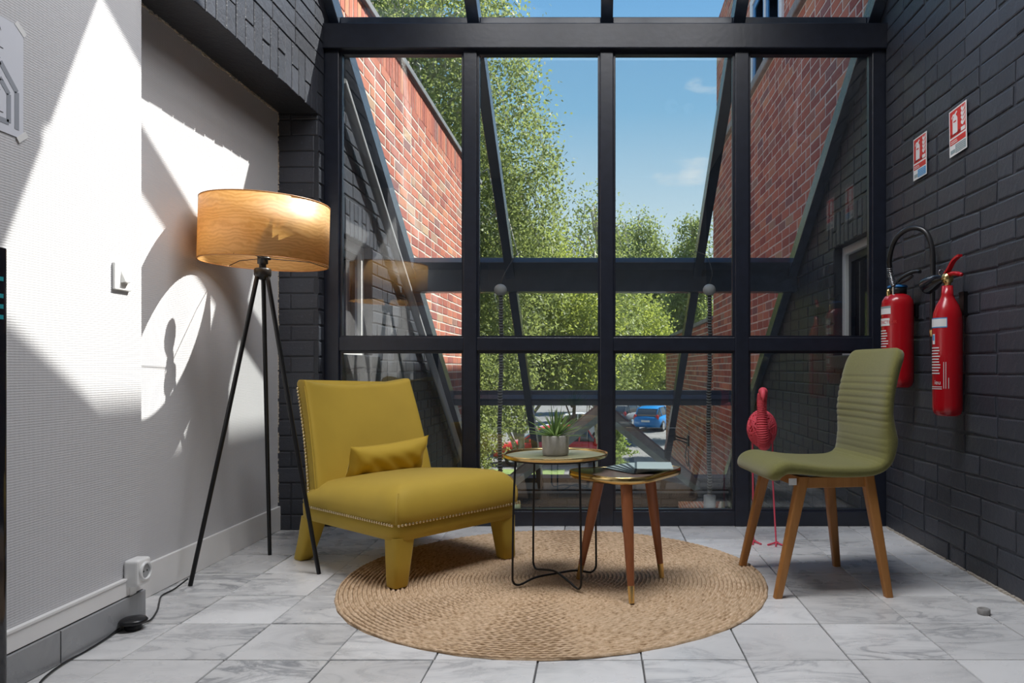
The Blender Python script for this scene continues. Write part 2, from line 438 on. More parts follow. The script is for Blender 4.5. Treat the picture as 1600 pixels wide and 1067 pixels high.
def lay(parent, name, pieces, axis, plane, nrm, mat, dep=.006, cap=300, jit=.0015, ins=.004):
    """pieces: list of polygons (s,z).  The nearest ones in view are objects of their own, the rest one joined part."""
    items = []
    for poly in pieces:
        if len(poly) < 3 or area(poly) < 2e-4: continue
        cs = sum(p[0] for p in poly)/len(poly); cz = sum(p[1] for p in poly)/len(poly)
        w = (plane, cs, cz) if axis == 'Y' else ((cs, plane, cz) if axis == 'X' else (cs, cz, plane))
        vis = inframe(w)
        items.append(((0 if vis else 1), w[0]**2+w[1]**2+(w[2]-HC)**2, cs, cz, w, poly))
    items.sort(key=lambda t: (t[0], t[1]))
    cache = {}; rest = MB()
    inv = parent.matrix_basis.inverted()
    for k, (hid, d2, cs, cz, w, poly) in enumerate(items):
        loc = [(s-cs, z-cz) for s, z in poly]
        if k < cap and not hid:
            key = tuple((round(a, 4), round(b, 4)) for a, b in loc)
            vv = (key, random.randrange(3))
            if vv not in cache:
                l2 = [(a+random.uniform(-jit, jit), b+random.uniform(-jit, jit)) for a, b in loc]
                cache[vv] = piece_mesh(l2, dep*random.uniform(.75, 1.3), axis, nrm, mat, ins, name)
            o = link(name, cache[vv], parent); o.location = inv @ Vector(w)
        else:
            me_v = []; n = len(loc); dd = dep*random.uniform(.75, 1.3)
            for d, q in ((0, 0), (dd, ins)):
                for s, z in loc:
                    s2 = s-max(-q, min(q, s)); z2 = z-max(-q, min(q, z))
                    o3 = (d*nrm, s2, z2) if axis == 'Y' else ((s2, d*nrm, z2) if axis == 'X' else (s2, z2, d))
                    me_v.append(tuple(w[i]+o3[i] for i in range(3)))
            rest.add(me_v, [tuple(range(n, 2*n))]+[(i, (i+1)%n, n+(i+1)%n, n+i) for i in range(n)])
    if rest.v:
        o = rest.build(name+'_field', mat, parent); o.matrix_parent_inverse = inv
        o['kind'] = 'stuff'
def courses(s0, s1, z0, z1, bl=.225, ch=.0735, jt=.010, region=(), holes=(), off=0., half=True, wob=.012, hj=1.0):
    out = []; k = 0; z = z0
    while z < z1-.01:
        zt = min(z+ch-jt, z1)
        s = s0 - (bl/2 if (k % 2 and half) else 0) + off - bl
        while s < s1:
            L = bl if random.random() > .13 else bl/2
            a, b = s+random.uniform(-wob, wob)*.3, s+L-jt*hj
            segs = [(a, b)]
            for h in holes:
                if zt > h[2]+.004 and z < h[3]-.004:
                    ns = []
                    for p, q in segs:
                        if q <= h[0] or p >= h[1]: ns.append((p, q)); continue
                        if p < h[0]-.02: ns.append((p, h[0]-.004))
                        if q > h[1]+.02: ns.append((h[1]+.004, q))
                    segs = ns
            for p, q in segs:
                p, q = max(p, s0), min(q, s1)
                if q-p < .03: continue
                poly = rect(p, q, z, zt)
                for hp in region: poly = clip(poly, hp) if len(poly) > 2 else poly
                if len(poly) > 2 and area(poly) > .0008: out.append(poly)
            s += L
        z += ch; k += 1
    return out
def soldiers(s0, s1, z0, z1, w=.073, jt=.010, split=True, region=()):
    out = []; s = s0; k = 0
    while s < s1-.03:
        e = min(s+w-jt, s1); zj = random.uniform(-.004, .004)
        if split and k % 2: 
            zm = (z0+z1)/2+random.uniform(-.015, .015)
            c = [rect(s, e, z0+zj, zm-jt/2), rect(s, e, zm+jt/2, z1-jt)]
        else: c = [rect(s, e, z0+zj, z1-jt)]
        for poly in c:
            for hp in region: poly = clip(poly, hp) if len(poly) > 2 else poly
            if len(poly) > 2: out.append(poly)
        s += w; k += 1
    return out
def slab(name, mat, x0, x1, polys, parent=None):
    m = MB()
    for poly in polys:
        n = len(poly)
        if n < 3: continue
        m.add([(x0,y,z) for y, z in poly]+[(x1,y,z) for y, z in poly],
              [tuple(range(n)), tuple(range(n, 2*n))[::-1]]+[(i, (i+1)%n, n+(i+1)%n, n+i) for i in range(n)])
    o = m.build(name, mat, parent)
    if not parent: o['kind'] = 'structure'
    return o
def poly_clip(poly, hps):
    for h in hps: poly = clip(poly, h) if len(poly) > 2 else poly
    return poly
# ------------------------------------------------------------------ floor of marble tiles
floor = box('floor', M['grout'], None, -1.75, 1.62, -2.5, 4.06, -.25, -.006); floor['kind'] = 'structure'
TW, TD, GJ = .304, .3024, .0035
tiles = []
ys = [2.144+TD*k for k in range(-16, 7)]; xs = [1.0417+TW*k for k in range(-10, 3)]
for y in ys:
    for x in xs:
        x0, x1, y0, y1 = max(x+GJ/2, -1.70), min(x+TW-GJ/2, 1.56), max(y+GJ/2, -2.4), min(y+TD-GJ/2, 4.04)
        if x1-x0 > .02 and y1-y0 > .02: tiles.append(rect(x0, x1, y0, y1))
lay(floor, 'tile', tiles, 'Z', -.006, 1, M['marble'], dep=.006, cap=300, jit=.0012, ins=.0012)
for o in [c for c in floor.children if c.name.startswith('tile')]:
    if o.get('kind') is None: o.location.z = -.006
# ------------------------------------------------------------------ left: papered wall, recess, return pier, brick upper wall
wl = slab('wall_left', M['white_wallpaper'], -1.95, XL_NEAR, [rect(-2.5, 2.519, 0, CEIL)])
wrec = slab('wall_left_recess', M['white_wallpaper'], -1.95, XL_REC, [rect(2.519, 3.87, 0, 2.19)])
bl_ = box('baseboard_left', M['white_paint'], None, XL_NEAR, XL_NEAR+.012, -2.4, 2.519, .098, .155, .002); bl_['kind'] = 'structure'
box('baseboard_ledge', M['white_paint'], bl_, XL_NEAR, XL_NEAR+.016, -2.4, 2.519, .150, .158, .001)
br_ = box('baseboard_recess', M['white_paint'], None, XL_REC, XL_REC+.014, 2.519, 3.87, 0, .125, .003); br_['kind'] = 'structure'
tr = box('trim_1', M['skirting_grout'], None, XL_NEAR, XL_NEAR+.006, -2.4, 2.519, 0, .094); tr['kind'] = 'structure'
lay(tr, 'skirting_tile', [rect(max(-2.4, 2.1185-.4*k), 2.1185+.4*(1-k)-.004, 0, .094) for k in range(0, 12)], 'Y', XL_NEAR+.006, 1, M['grey_stone'], dep=.011, ins=.001, jit=.0006)
pier = box('wall_left_return', M['black_mortar'], None, -1.95, XL_UP, 3.87, 4.10, 0, 2.19); pier['kind'] = 'structure'
lay(pier, 'brick', courses(-1.70, XL_UP-.002, .0, 2.18, off=.09, jt=.007, ch=.083, bl=.25), 'X', 3.87, -1, M['black_brick'], dep=.004)
lay(pier, 'brick', courses(3.872, 3.945, .0, 2.18, bl=.11, ch=.083), 'Y', XL_UP, 1, M['black_brick'], dep=.004)
up_poly = poly_clip(rect(2.519, 4.10, 2.19, 3.9), [(SL, 1, GC-.03)])
wup = slab('wall_left_upper', M['black_mortar'], -1.95, XL_UP, [up_poly])
REG_IN = [(SL, 1, GC-.05)]
lay(wup, 'brick', soldiers(2.519, 3.94, 2.185, 2.42, w=.078, jt=.006), 'Y', XL_UP, 1, M['black_brick'], dep=.005, jit=.002, ins=.003)
lay(wup, 'brick', courses(2.519, 3.94, 2.42, 3.6, region=REG_IN, off=.05, jt=.006, ch=.083, bl=.25), 'Y', XL_UP, 1, M['black_brick'], dep=.005, jit=.002, ins=.003)
# torn plaster lip under the brick soffit
lip = MB()
for k in range(120):
    y = 2.53+1.33*k/120+random.uniform(-.004, .004); h = random.choice((.004,.006,.009,.012)) if random.random() < .6 else .003
    lip.box(XL_REC-.004, XL_REC+.004+random.uniform(0, .006), y, y+random.uniform(.006, .016), 2.19-h, 2.192)
for k in range(150):
    z = .13+2.05*k/150
    lip.box(XL_REC-.004, XL_REC+.003+random.uniform(0, .004), 3.868-random.uniform(.002, .006), 3.871, z, z+.012)
lp = lip.build('plaster_edge', M['plaster_dust'], wrec); lp['kind'] = 'stuff'
# ------------------------------------------------------------------ right wall of painted brick
wr = slab('wall_right', M['black_mortar'], XR, 1.86, [poly_clip(rect(-2.5, 4.10, 0, CEIL), [(SL, 1, GC-.03)])])
lay(wr, 'brick', courses(1.6, 3.94, .0, 3.6, region=REG_IN, bl=.25, ch=.083, jt=.008, wob=.05), 'Y', XR, -1, M['black_brick'], dep=.005, jit=.0045, ins=.006)
dust = MB()
for k in range(420):
    y = 2.2+1.72*random.random(); r = random.uniform(.004, .011)
    dust.box(XR-.008-r*random.random(), XR-.004, y, y+r*1.6, 0, r*.7)
dd = dust.build('mortar_crumbs', M['plaster_dust'], wr); dd['kind'] = 'stuff'
# ------------------------------------------------------------------ ceiling and back of the room
ce = box('ceiling', M['ceiling_paint'], None, -1.95, 1.86, -2.5, 2.88, CEIL, CEIL+.2); ce['kind'] = 'structure'
wb = MB(); wb.box(-1.95, 1.86, -2.7, -2.5, 0, CEIL)
wb = wb.build('wall_back', M['white_wallpaper']); wb['kind'] = 'structure'
for lx, ly in FILL_LAMPS:  # frames made up to house the added fill lamps, out of view
    t = empty('fill_lamp_frame', (lx, ly, CEIL), label='white frame of an added fill lamp %s under the flat ceiling' % ('at the papered left wall' if lx < -.1 else 'at the black right wall' if lx > .1 else 'in the middle'), cat='ceiling light', group='added fill lamps over the room')
    m = MB()
    for a in (-1, 1):
        m.box(a*.32-.015, a*.32+.015, -.585, .585, -.09, 0); m.box(-.305, .305, a*.57-.015, a*.57+.015, -.09, 0)
    m.build('frame', M['white_plastic'], t)
# ------------------------------------------------------------------ window_1: the glazed partition
w1 = empty('window_1', (0,0,0), kind='structure')
FP = M['frame_paint']
ZB, ZT0, ZT1, ZH0, ZH1 = .080, .943, 1.015, 2.555, 2.69
posts = [(-1.47, -1.390), (-.722, -.650), (.012, .084), (.738, .812), (1.474, 1.548)]
for a, b in posts: box('mullion', FP, w1, a, b, WIN_Y, WIN_Y+.085, 0, ZH0+.002, .004)
box('header', FP, w1, -1.47, 1.548, WIN_Y-.03, WIN_Y+.10, ZH0, ZH1, .005)
for i in range(4):
    a, b = posts[i][1], posts[i+1][0]
    box('transom', FP, w1, a-.001, b+.001, WIN_Y+.004, WIN_Y+.08, ZT0, ZT1, .003)
    box('bottom_rail', FP, w1, a-.001, b+.001, WIN_Y+.002, WIN_Y+.085, 0, ZB, .004)
    for z0, z1 in ((ZB, ZT0), (ZT1, ZH0)):
        box('pane', M['window_glass'], w1, a, b, WIN_Y+.045, WIN_Y+.051, z0, z1)
        bead = MB()
        for x0, x1, c0, c1 in ((a, a+.012, z0, z1), (b-.012, b, z0, z1), (a+.012, b-.012, z0, z0+.010), (a+.012, b-.012, z1-.014, z1)):
            bead.box(x0, x1, WIN_Y+.018, WIN_Y+.045, c0, c1)
        bead.build('glazing_bead', FP, w1)
# ------------------------------------------------------------------ window_2: the sloping glazing over room and void
w2 = empty('window_2', (0,0,0), kind='structure')
GP = M['glazing_paint']
Y0, Y1 = 2.88, 8.86
for x in RAFT_X:
    MB().beam((x, Y0, gz(Y0)+.012), (x, Y1, gz(Y1)+.012), .066, .105).build('rafter', GP, w2, .004)
def purlin(y, z0, z1, d, name='purlin'):
    for i in range(4):
        a, b = RAFT_X[i]+.033, RAFT_X[i+1]-.033
        box(name, GP, w2, a, b, y, y+d, z0, z1, .004)
box('top_beam', GP, w2, -1.47, 1.548, 2.80, 2.93, CEIL-.06, gz(2.90)+.03, .004)
purlin(4.055, 2.60, 2.785, .10, 'cross_bar')
for i in range(4):
    a, b = RAFT_X[i]+.030, RAFT_X[i+1]-.030
    for yb, nm in ((4.12, 'glazing_bar'), (5.70, 'glazing_bar'), (7.30, 'glazing_bar'), (8.72, 'glazing_bar')):
        MB().beam(((a+b)/2, yb, gz(yb)+.015), ((a+b)/2, yb+.10, gz(yb+.10)+.015), b-a, .05).build(nm, GP, w2, .002)
    for ya, yb in ((2.93, 4.14), (4.18, GC), (5.78, 7.32), (7.38, 8.76)):
        m = MB(); m.add([(x, y, gz(y)+dz) for dz in (-.003, .003) for x, y in ((a,ya),(b,ya),(b,yb),(a,yb))],
                        [(0,1,2,3),(7,6,5,4),(0,4,5,1),(1,5,6,2),(2,6,7,3),(3,7,4,0)])
        m.build('pane', M['window_glass'], w2)
box('main_beam', GP, w2, XVL, XVR, 5.74, 5.89, 1.447, 1.640, .006)
box('lower_beam', GP, w2, XVL, XVR, 7.30, 7.43, .480, .628, .005)
box('eaves_beam', GP, w2, XVL, XVR, 8.82, 8.98, -.61, -.455, .005)
box('eaves_ledge', M['lead_flashing'], w2, XVL, XVR, 8.76, 8.98, -.640, -.612, .003)
for s in (-1, 1):
    MB().beam((.05, 7.40, gz(7.40)-.03), (.05+s*1.13, 8.80, gz(8.80)-.03), .085, .11, (1,0,0)).build('brace', M['pale_green_metal'], w2, .004)
    MB().beam((.05, 7.40, gz(7.40)+.02), (.05+s*1.13, 8.80, gz(8.80)+.02), .03, .05, (1,0,0)).build('brace_cap', M['grey_paint'], w2)
# ------------------------------------------------------------------ void walls (painted brick) and outer red brick walls
HOLE = (4.16, 4.85, .93, 1.64)
SOLD = (4.10, 4.94, 1.64, 1.865)
def void_wall(name, xp, nrm, sgn):
    x0, x1 = (xp, xp+.32) if sgn > 0 else (xp-.46, xp)
    U = (SL, 1, GC-.02)
    polys = [poly_clip(rect(*r), [U]) for r in ((4.10, 8.86, -2.9, HOLE[2]), (4.10, HOLE[0], HOLE[2], HOLE[3]), (HOLE[1], 8.86, HOLE[2], HOLE[3]), (4.10, 8.86, HOLE[3], 3.0))]
    o = slab(name, M['black_mortar'], x0, x1, polys)
    R_ = [(SL, 1, GC-.06)]
    lay(o, 'brick', soldiers(SOLD[0], SOLD[1], SOLD[2], SOLD[3], w=.078, split=True, region=R_)+
        courses(4.10, 8.84, -1.2, 2.9, region=R_, holes=(HOLE, SOLD), jt=.008, ch=.081, bl=.245), 'Y', xp, nrm, M['black_brick'], dep=.006, jit=.003, ins=.005, cap=260)
    return o
wvl = void_wall('wall_void_left', XVL, 1, -1)
wvr = void_wall('wall_void_right', XVR, -1, 1)
for k, (xp, s) in enumerate(((XVL, -1), (XVR, 1))):
    wn_ = empty('window_%d' % (k+3), (xp, 0, 0), kind='structure')
    d0, d1 = sorted((s*.05, s*.11)); 
    for (a, b, c, d) in ((HOLE[0], HOLE[0]+.055, HOLE[2], HOLE[3]), (HOLE[1]-.055, HOLE[1], HOLE[2], HOLE[3])):
        box('frame_upright', M['white_paint'], wn_, d0, d1, a, b, c, d, .004)
    for (c, d) in ((HOLE[2], HOLE[2]+.055), (HOLE[3]-.055, HOLE[3])):
        box('frame_rail', M['white_paint'], wn_, d0, d1, HOLE[0]+.055, HOLE[1]-.055, c, d, .004)
    e0, e1 = sorted((s*.075, s*.13)); a, b, c, d = HOLE[0]+.055, HOLE[1]-.055, HOLE[2]+.055, HOLE[3]-.055
    sm = MB()
    for q in ((a, a+.05, c, d), (b-.05, b, c, d), (a+.05, b-.05, c, c+.05), (a+.05, b-.05, d-.05, d)): sm.box(e0, e1, *q)
    sm.build('sash', M['frame_paint'], wn_, .003)
    g0, g1 = sorted((s*.10, s*.106)); box('pane', M['shiny_black'], wn_, g0, g1, a+.05, b-.05, c+.05, d-.05)
    h0, h1 = sorted((-s*.045, s*.17)); box('sill', M['black_brick'], wn_, h0, h1, HOLE[0]-.05, HOLE[1]+.05, HOLE[2]-.085, HOLE[2], .008)
def red_wall(name, x0, x1, xp, nrm, region, courses_list, cap=300):
    o = slab(name, M['pale_mortar'], x0, x1, region)
    lay(o, 'brick', courses_list, 'Y', xp, nrm, M['red_brick'], dep=.003, jit=.003, ins=.003, cap=cap)
    return o
O_ = (-SL, -1, -(GC+.05))
TOPL = 3.16
wol = red_wall('wall_outer_left', XVL-.46, XVL, XVL, 1, [poly_clip(rect(4.10, 9.25, -1.0, TOPL), [(-SL, -1, -5.73)])],
    courses(4.10, 9.25, -1.0, TOPL-.225, region=[O_], ch=.079, bl=.238, jt=.0135, hj=1.7)+soldiers(4.10, 9.25, TOPL-.225, TOPL, w=.077, split=False, region=[O_]))
cp = box('coping', M['lead_flashing'], wol, XVL-.5, XVL+.03, 4.10, 9.28, TOPL, TOPL+.05, .006)
TOPR = 3.60
wor = red_wall('wall_outer_right', XVR, XVR+.34, XVR, -1, [poly_clip(rect(4.10, 9.95, -1.4, TOPR), [(-SL, -1, -5.73)]), rect(8.86, 9.95, -2.9, -.5)],
    courses(4.10, 9.95, -1.3, TOPR, region=[O_], ch=.079, bl=.238, jt=.0135, hj=1.7))
box('coping', M['stone_coping'], wor, XVR-.045, XVR+.36, 3.0, 9.98, TOPR, TOPR+.085, .012)
wgr = red_wall('wall_garden_right', XVR, XVR+.23, XVR, -1, [rect(9.95, 16.8, -2.9, 1.50)], courses(9.95, 16.8, -2.9, 1.50, ch=.079, bl=.238, jt=.0135, hj=1.7), cap=200)
box('coping', M['stone_coping'], wgr, XVR-.03, XVR+.26, 9.95, 16.83, 1.50, 1.56, .008)
wur = red_wall('wall_outer_right_upper', 1.90, 4.6, 1.90, -1, [rect(1.6, 11.75, TOPR, 6.36), rect(9.95, 11.75, -2.9, TOPR)],
    courses(4.2, 11.75, TOPR+.085, 6.36, ch=.079, bl=.238, jt=.0135, hj=1.7, holes=((7.5, 9.05, 3.95, 5.35),))+courses(9.95, 11.75, -2.9, TOPR, ch=.079, bl=.238, jt=.0135, hj=1.7), cap=120)
w5 = empty('window_5', (1.90, 0, 0), kind='structure')
for q in ((7.5, 7.62, 3.95, 5.35), (8.93, 9.05, 3.95, 5.35), (7.62, 8.93, 3.95, 4.05), (7.62, 8.93, 5.25, 5.35), (8.24, 8.31, 4.05, 5.25)):
    box('frame', M['white_paint'], w5, -.03, .03, *q, .005)
for q in ((7.62, 8.24, 4.05, 5.25), (8.31, 8.93, 4.05, 5.25)):
    s5 = MB(); a, b, c, d = q
    for r in ((a, a+.09, c, d), (b-.09, b, c, d), (a+.09, b-.09, c, c+.09), (a+.09, b-.09, d-.09, d)): s5.box(-.015, .02, *r)
    s5.build('sash', M['blue_frame'], w5); box('pane', M['car_glass'], w5, 0, .006, a+.09, b-.09, c+.09, d-.09)
# wall under the eaves with two low openings
ve = MB()
for q in ((XVL, -1.50, -2.9, -.64), (-.93, .97, -2.9, -.64), (1.53, XVR, -2.9, -.64)): ve.box(q[0], q[1], 8.86, 9.1, q[2], q[3])
for a, b in ((-1.50, -.93), (.97, 1.53)):
    ve.box(a, b, 8.86, 9.1, -.755, -.64); ve.box(a, b, 8.86, 9.1, -2.9, -1.25)
ve = ve.build('wall_void_end', M['black_mortar']); ve['kind'] = 'structure'
lay(ve, 'brick', courses(XVL, XVR, -1.30, -.65, holes=((-1.52, -.91, -1.27, -.73), (.95, 1.55, -1.27, -.73))), 'X', 8.86, -1, M['black_brick'], dep=.008)
# ------------------------------------------------------------------ ground outside
gr = box('ground', M['asphalt'], None, -60, 60, 4.06, 140, -3.1, -2.9); gr['kind'] = 'structure'
lw = box('lawn', M['lawn'], gr, -14, -1.2, 14, 27, -2.9, -2.86)
# ================================================================== things in the room
def superring(cx, cy, z, hx, hy, p=4, n=40, yfun=None):
    out = []
    for j in range(n):
        a = 2*math.pi*j/n; c, s = math.cos(a), math.sin(a)
        x = hx*math.copysign(abs(c)**(2/p), c); y = hy*math.copysign(abs(s)**(2/p), s)
        out.append((cx+x, cy+y+(yfun(x) if yfun else 0), z))
    return out
# ---------------------------------------------------------------- rug
rug_me = MB(); NR, NA, RR = 50, 620, .845
rows = []
step = RR/NR; SUB = 4
for i in range(NR*SUB+1):
    r = i/SUB*step; ph = (i % SUB)/SUB; row = []
    ringno = i//SUB
    for j in range(NA):
        a = 2*math.pi*j/NA
        rr = r*(1+.004*math.sin(3*a+1)+.003*math.sin(7*a)) + .0012*math.sin(a*41+ringno*2.3)
        h = abs(math.sin(math.pi*ph)) if ph else 0
        br = .5+.5*math.sin(a*max(12, int(ringno*3.6))*1.0 + (1 if ringno % 2 else -1)*ph*3.0)
        z = .0010+.0100*h**.7*(.66+.34*br)
        z += .004*max(0, math.sin(a*2+.6))*max(0, (r-.55))*1.0
        row.append((rr*math.cos(a), rr*math.sin(a), z))
    rows.append(row)
rows.append([(p[0], p[1], .0004) for p in rows[-1]])
rows[0] = [(p[0]+.004*math.cos(2*math.pi*j/NA), p[1]+.004*math.sin(2*math.pi*j/NA), p[2]) for j, p in enumerate(rows[0])]
rug_me.rings(rows, True, False)
RUG = (-.175, 2.985)
rug = rug_me.build('jute_rug', M['jute'], None, loc=(RUG[0], RUG[1], .0), fix=False)
fin(rug, label='round braided jute rug lying on the marble tiles', cat='rug')
def on_rug(x, y): return .0095 if math.hypot(x-RUG[0], y-RUG[1]) < RR-.01 else 0.0
# ---------------------------------------------------------------- armchair (local +y = front)
arm = empty('armchair', (-.859, 3.274, 0), R(-129.7), label='mustard yellow velvet slipper armchair with nailhead trim', cat='armchair')
VV = M['mustard_velvet']
HX, YF, YB = .325, .385, -.30
# skirt rail
m = MB(); m.rings([superring(0, .03, z, HX-.004+dx, .365+dx, 14, 56) for z, dx in ((.188,-.012),(.192,-.002),(.255,0),(.262,-.01))], True, True)
m.build('seat_rail', VV, arm)
# seat cushion: domed, square plan with soft edges
m = MB(); rs = []
for ins_, z in ((.004,.250),(-.004,.258),(-.008,.280),(-.006,.303),(.003,.326),(.018,.347),(.040,.364),(.070,.377),(.110,.387),(.16,.394),(.21,.398),(.27,.401),(.305,.402)):
    rs.append([(x, y, zz+.030*(y-.04)/.36*max(0, min(1, (zz-.255)/.1))) for x, y, zz in superring(0, .045, z, HX+.002-ins_, .358-ins_, 11 if ins_ < .1 else 7, 72)])
m.rings(rs, True, True); seat = m.build('seat_cushion', VV, arm)
for sx in (-1, 1):
    q = .5**(1/11)
    m = MB(); m.tube(smooth_path([(sx*q*(HX+.003-i_), .045+q*(.359-i_), z_+.004+.03*max(0, min(1, (z_-.255)/.1))) for i_, z_ in ((-.004,.250),(-.008,.276),(-.006,.299),(.003,.320),(.016,.340))], 4), .0032, 6); m.build('seam', VV, seat)
# back rest: slab leaning back, wrapped round at the sides
m = MB(); rs = []
for k in range(26):
    w = k/25; z = .235+.524*w; lean = -.10*w-.055*w*w
    hx = .312-.030*w; th = .068-.012*w
    cy = -.278+lean
    if w > .9: pass
    ring = superring(0, cy, z, hx, th, 7, 64, yfun=lambda x, hx=hx: .055*(abs(x)/hx)**2.4)
    ring = [(x, y, z+(.030*(abs(x)/hx)**2.2-.012)*w) for x, y, z in ring]
    rs.append(ring)
for q, sc in ((.010, .93), (.017, .78), (.021, .5)):
    b = rs[25]; hx = .282
    cyl = -.278-.155
    rs.append([(x*(.988+.012*sc), cyl+.055*(abs(x)/hx)**2.4+(y-cyl-.055*(abs(x)/hx)**2.4)*sc, z+q) for x, y, z in b])
m.rings(rs, True, True); m.build('backrest', VV, arm)
for sx in (-1, 1):
    m = MB(); m.tube(smooth_path([(sx*(.312-.030*w), -.278-.10*w-.055*w*w+.055+.03, .245+.525*w) for w in (0,.2,.4,.6,.8,1)], 4), .003, 6); m.build('piping', VV, arm)
# legs
for sx in (-1, 1):
    for fr in (1, 0):
        m = MB()
        if fr: top, bot = (sx*.268, .342), (sx*.285, .350)
        else: top, bot = (sx*.268, -.285), (sx*.285, -.355)
        base_z = on_rug(*(arm.matrix_basis @ Vector((bot[0], bot[1], 0)))[:2]) if fr else 0
        rs = []
        for z, hw in ((base_z, .028), (base_z+.006, .033), (.10, .039), (.20, .046)):
            t = (z-base_z)/(.20-base_z); cx = bot[0]+(top[0]-bot[0])*t; cy = bot[1]+(top[1]-bot[1])*t**.8
            rs.append(superring(cx, cy, z, hw, hw, 5, 24))
        m.rings(rs, True, True); m.build('leg', VV, arm)
# nailheads
m = MB()
def nail(p): m.sphere(p, .0058, 7, 5)
for k in range(40): nail((-.315+.630*k/39, .404, .254))
for sx in (-1, 1):
    for k in range(40): nail((sx*.332, .385-.63*k/39, .255))
    for k in range(34):
        w = k/33; nail((sx*(.317-.030*w), -.278-.10*w-.055*w*w+.052-.020,   .268+.49*w))
nl = m.build('nailhead_trim', M['brass_nail'], arm); nl['kind'] = 'stuff'
# ---------------------------------------------------------------- lumbar cushion on the armchair
m = MB(); N = 30; fr_, bk_ = [], []
for i in range(N+1):
    for j in range(N+1):
        s, t = 2*i/N-1, 2*j/N-1
        pin = 1-.06*(1-s*s)**.5*0
        x = .208*s*(1-.05*(1-t*t)); z = .086*t*(1-.10*(1-s*s))+.012*abs(s)**3*t
        th = .055*((1-s**4)*(1-t**4))**.55
        wr = .006*math.sin(9*s+4*t)*math.exp(-((abs(s)-.75)/.22)**2)*(1-t*t)+.003*math.sin(14*s-6*t)*(1-t*t)
        fr_.append((x, th+wr, z)); bk_.append((x, -th*.8, z))
n1 = len(fr_); f = []
for a in range(N):
    for b in range(N):
        q = (a*(N+1)+b, (a+1)*(N+1)+b, (a+1)*(N+1)+b+1, a*(N+1)+b+1); f.append(q); f.append(tuple(x+n1 for x in q[::-1]))
m.add(fr_+bk_, f, True)
A = arm.matrix_basis
cpos = A @ Vector((-.006, -.140, .432))
cu = m.build('lumbar_cushion', M['mustard_cushion_velvet'], None, loc=cpos, rot=(R(-24), R(3), R(-129.7)))
fin(cu, label='small rectangular mustard velvet cushion resting on the armchair seat', cat='cushion')
# ---------------------------------------------------------------- floor lamp
LX, LY = -1.405, 3.086
lamp = empty('floor_lamp', (LX, LY, 0), label='tripod floor lamp with black legs and wood veneer drum shade', cat='floor lamp')
for bx, by in ((-1.592, 2.875), (-1.492, 3.348), (-1.150, 3.036)):
    dx, dy = bx-LX, by-LY; L = math.hypot(dx, dy)
    MB().tube([(dx, dy, 0), (dx*.53, dy*.53, .62), (dx/L*.02, dy/L*.02, 1.245)], [.0085, .009, .009], 12).build('leg', M['black_metal'], lamp)
MB().lathe([(.012,1.22),(.030,1.232),(.034,1.24),(.034,1.262),(.030,1.268),(.012,1.27)], n=28).build('hub', M['lamp_hub'], lamp)
MB().lathe([(.014,1.268),(.014,1.285),(.021,1.287),(.021,1.33),(.017,1.345)], n=20).build('socket', M['black_plastic'], lamp)
MB().lathe([(.013,1.335),(.014,1.352),(.024,1.378),(.032,1.405),(.033,1.425),(.027,1.450),(.014,1.464),(.002,1.467)], n=22).build('bulb', M['bulb_glass'], lamp)
SR, SZ0, SZ1 = .252, 1.287, 1.540
sh = MB(); n = 72; rr = []
for r, z in ((SR-.003, SZ0), (SR, SZ0), (SR, SZ1), (SR-.003, SZ1), (SR-.003, SZ0)):
    rr.append([(r*math.cos(2*math.pi*j/n), r*math.sin(2*math.pi*j/n), z) for j in range(n+1)])
sh.rings(rr, True, False, False)
shade = sh.build('lamp_shade', M['wood_veneer_shade'], lamp, fix=False)
me = shade.data; uv = me.uv_layers.new(name='UVMap')
for poly in me.polygons:
    for li in poly.loop_indices:
        vi = me.loops[li].vertex_index; co = me.vertices[vi].co; jj = vi % (n+1)
        uv.data[li].uv = (jj/n*6.3, (co.z-SZ0)/(SZ1-SZ0))
shade.rotation_euler = (0, R(1.5), 0); shade.location = (-.025, 0, 0)
sp = MB()
for k in range(3):
    a = 2*math.pi*k/3+.5; sp.tube([(.02*math.cos(a), .02*math.sin(a), 1.31), (SR*.7*math.cos(a), SR*.7*math.sin(a), 1.31), (SR*math.cos(a), SR*math.sin(a), 1.292)], .0018, 6)
sp.lathe([(.021,1.306),(.024,1.306),(.024,1.314),(.021,1.314)], n=18, cap=False)
sp.build('shade_carrier', M['black_metal'], shade)
for z in (SZ0, SZ1-.004):
    m = MB(); m.lathe([(SR-.0035,z),(SR+.001,z),(SR+.001,z+.004),(SR-.0035,z+.004),(SR-.0035,z)], n=64, cap=False); m.build('rim', M['oak'], shade)
# lamp cord with foot switch
def fl(u, v, z=.004): y = FPX*HC/(v-VC); return Vector(((u-UC)*y/FPX, y, z))
CORD = [(-1.60, 2.885, .03), (-1.607, 2.90, .006), (-1.629, 2.76, .004), (-1.640, 2.68, .004), (-1.590, 2.61, .004), (-1.55, 2.56, .004), (-1.515, 2.50, .004), (-1.497, 2.44, .008), (-1.470, 2.40, .010)]
cordt = empty('lamp_cord', (-1.6, 2.6, 0), label='thin black lamp cord with foot switch on the floor along the wall', cat='cord')
def rel(pts, o): return [Vector(p)-Vector(o) for p in pts]
C2 = [(-1.545, 2.375, .010), (-1.535, 2.30, .006), (-1.530, 2.20, .004), (-1.530, 2.10, .004), (-1.50, 1.98, .004), (-1.42, 1.84, .004), (-1.38, 1.6, .004)]
C1 = [(-1.607, 2.885, .024), (-1.622, 2.82, .004), (-1.622, 2.74, .004), (-1.585, 2.66, .004), (-1.553, 2.60, .004), (-1.530, 2.55, .004), (-1.500, 2.47, .006), (-1.500, 2.42, .010)]
MB().tube(smooth_path(rel(C1, cordt.location), 6), .0032, 8).build('cable', M['black_plastic'], cordt)
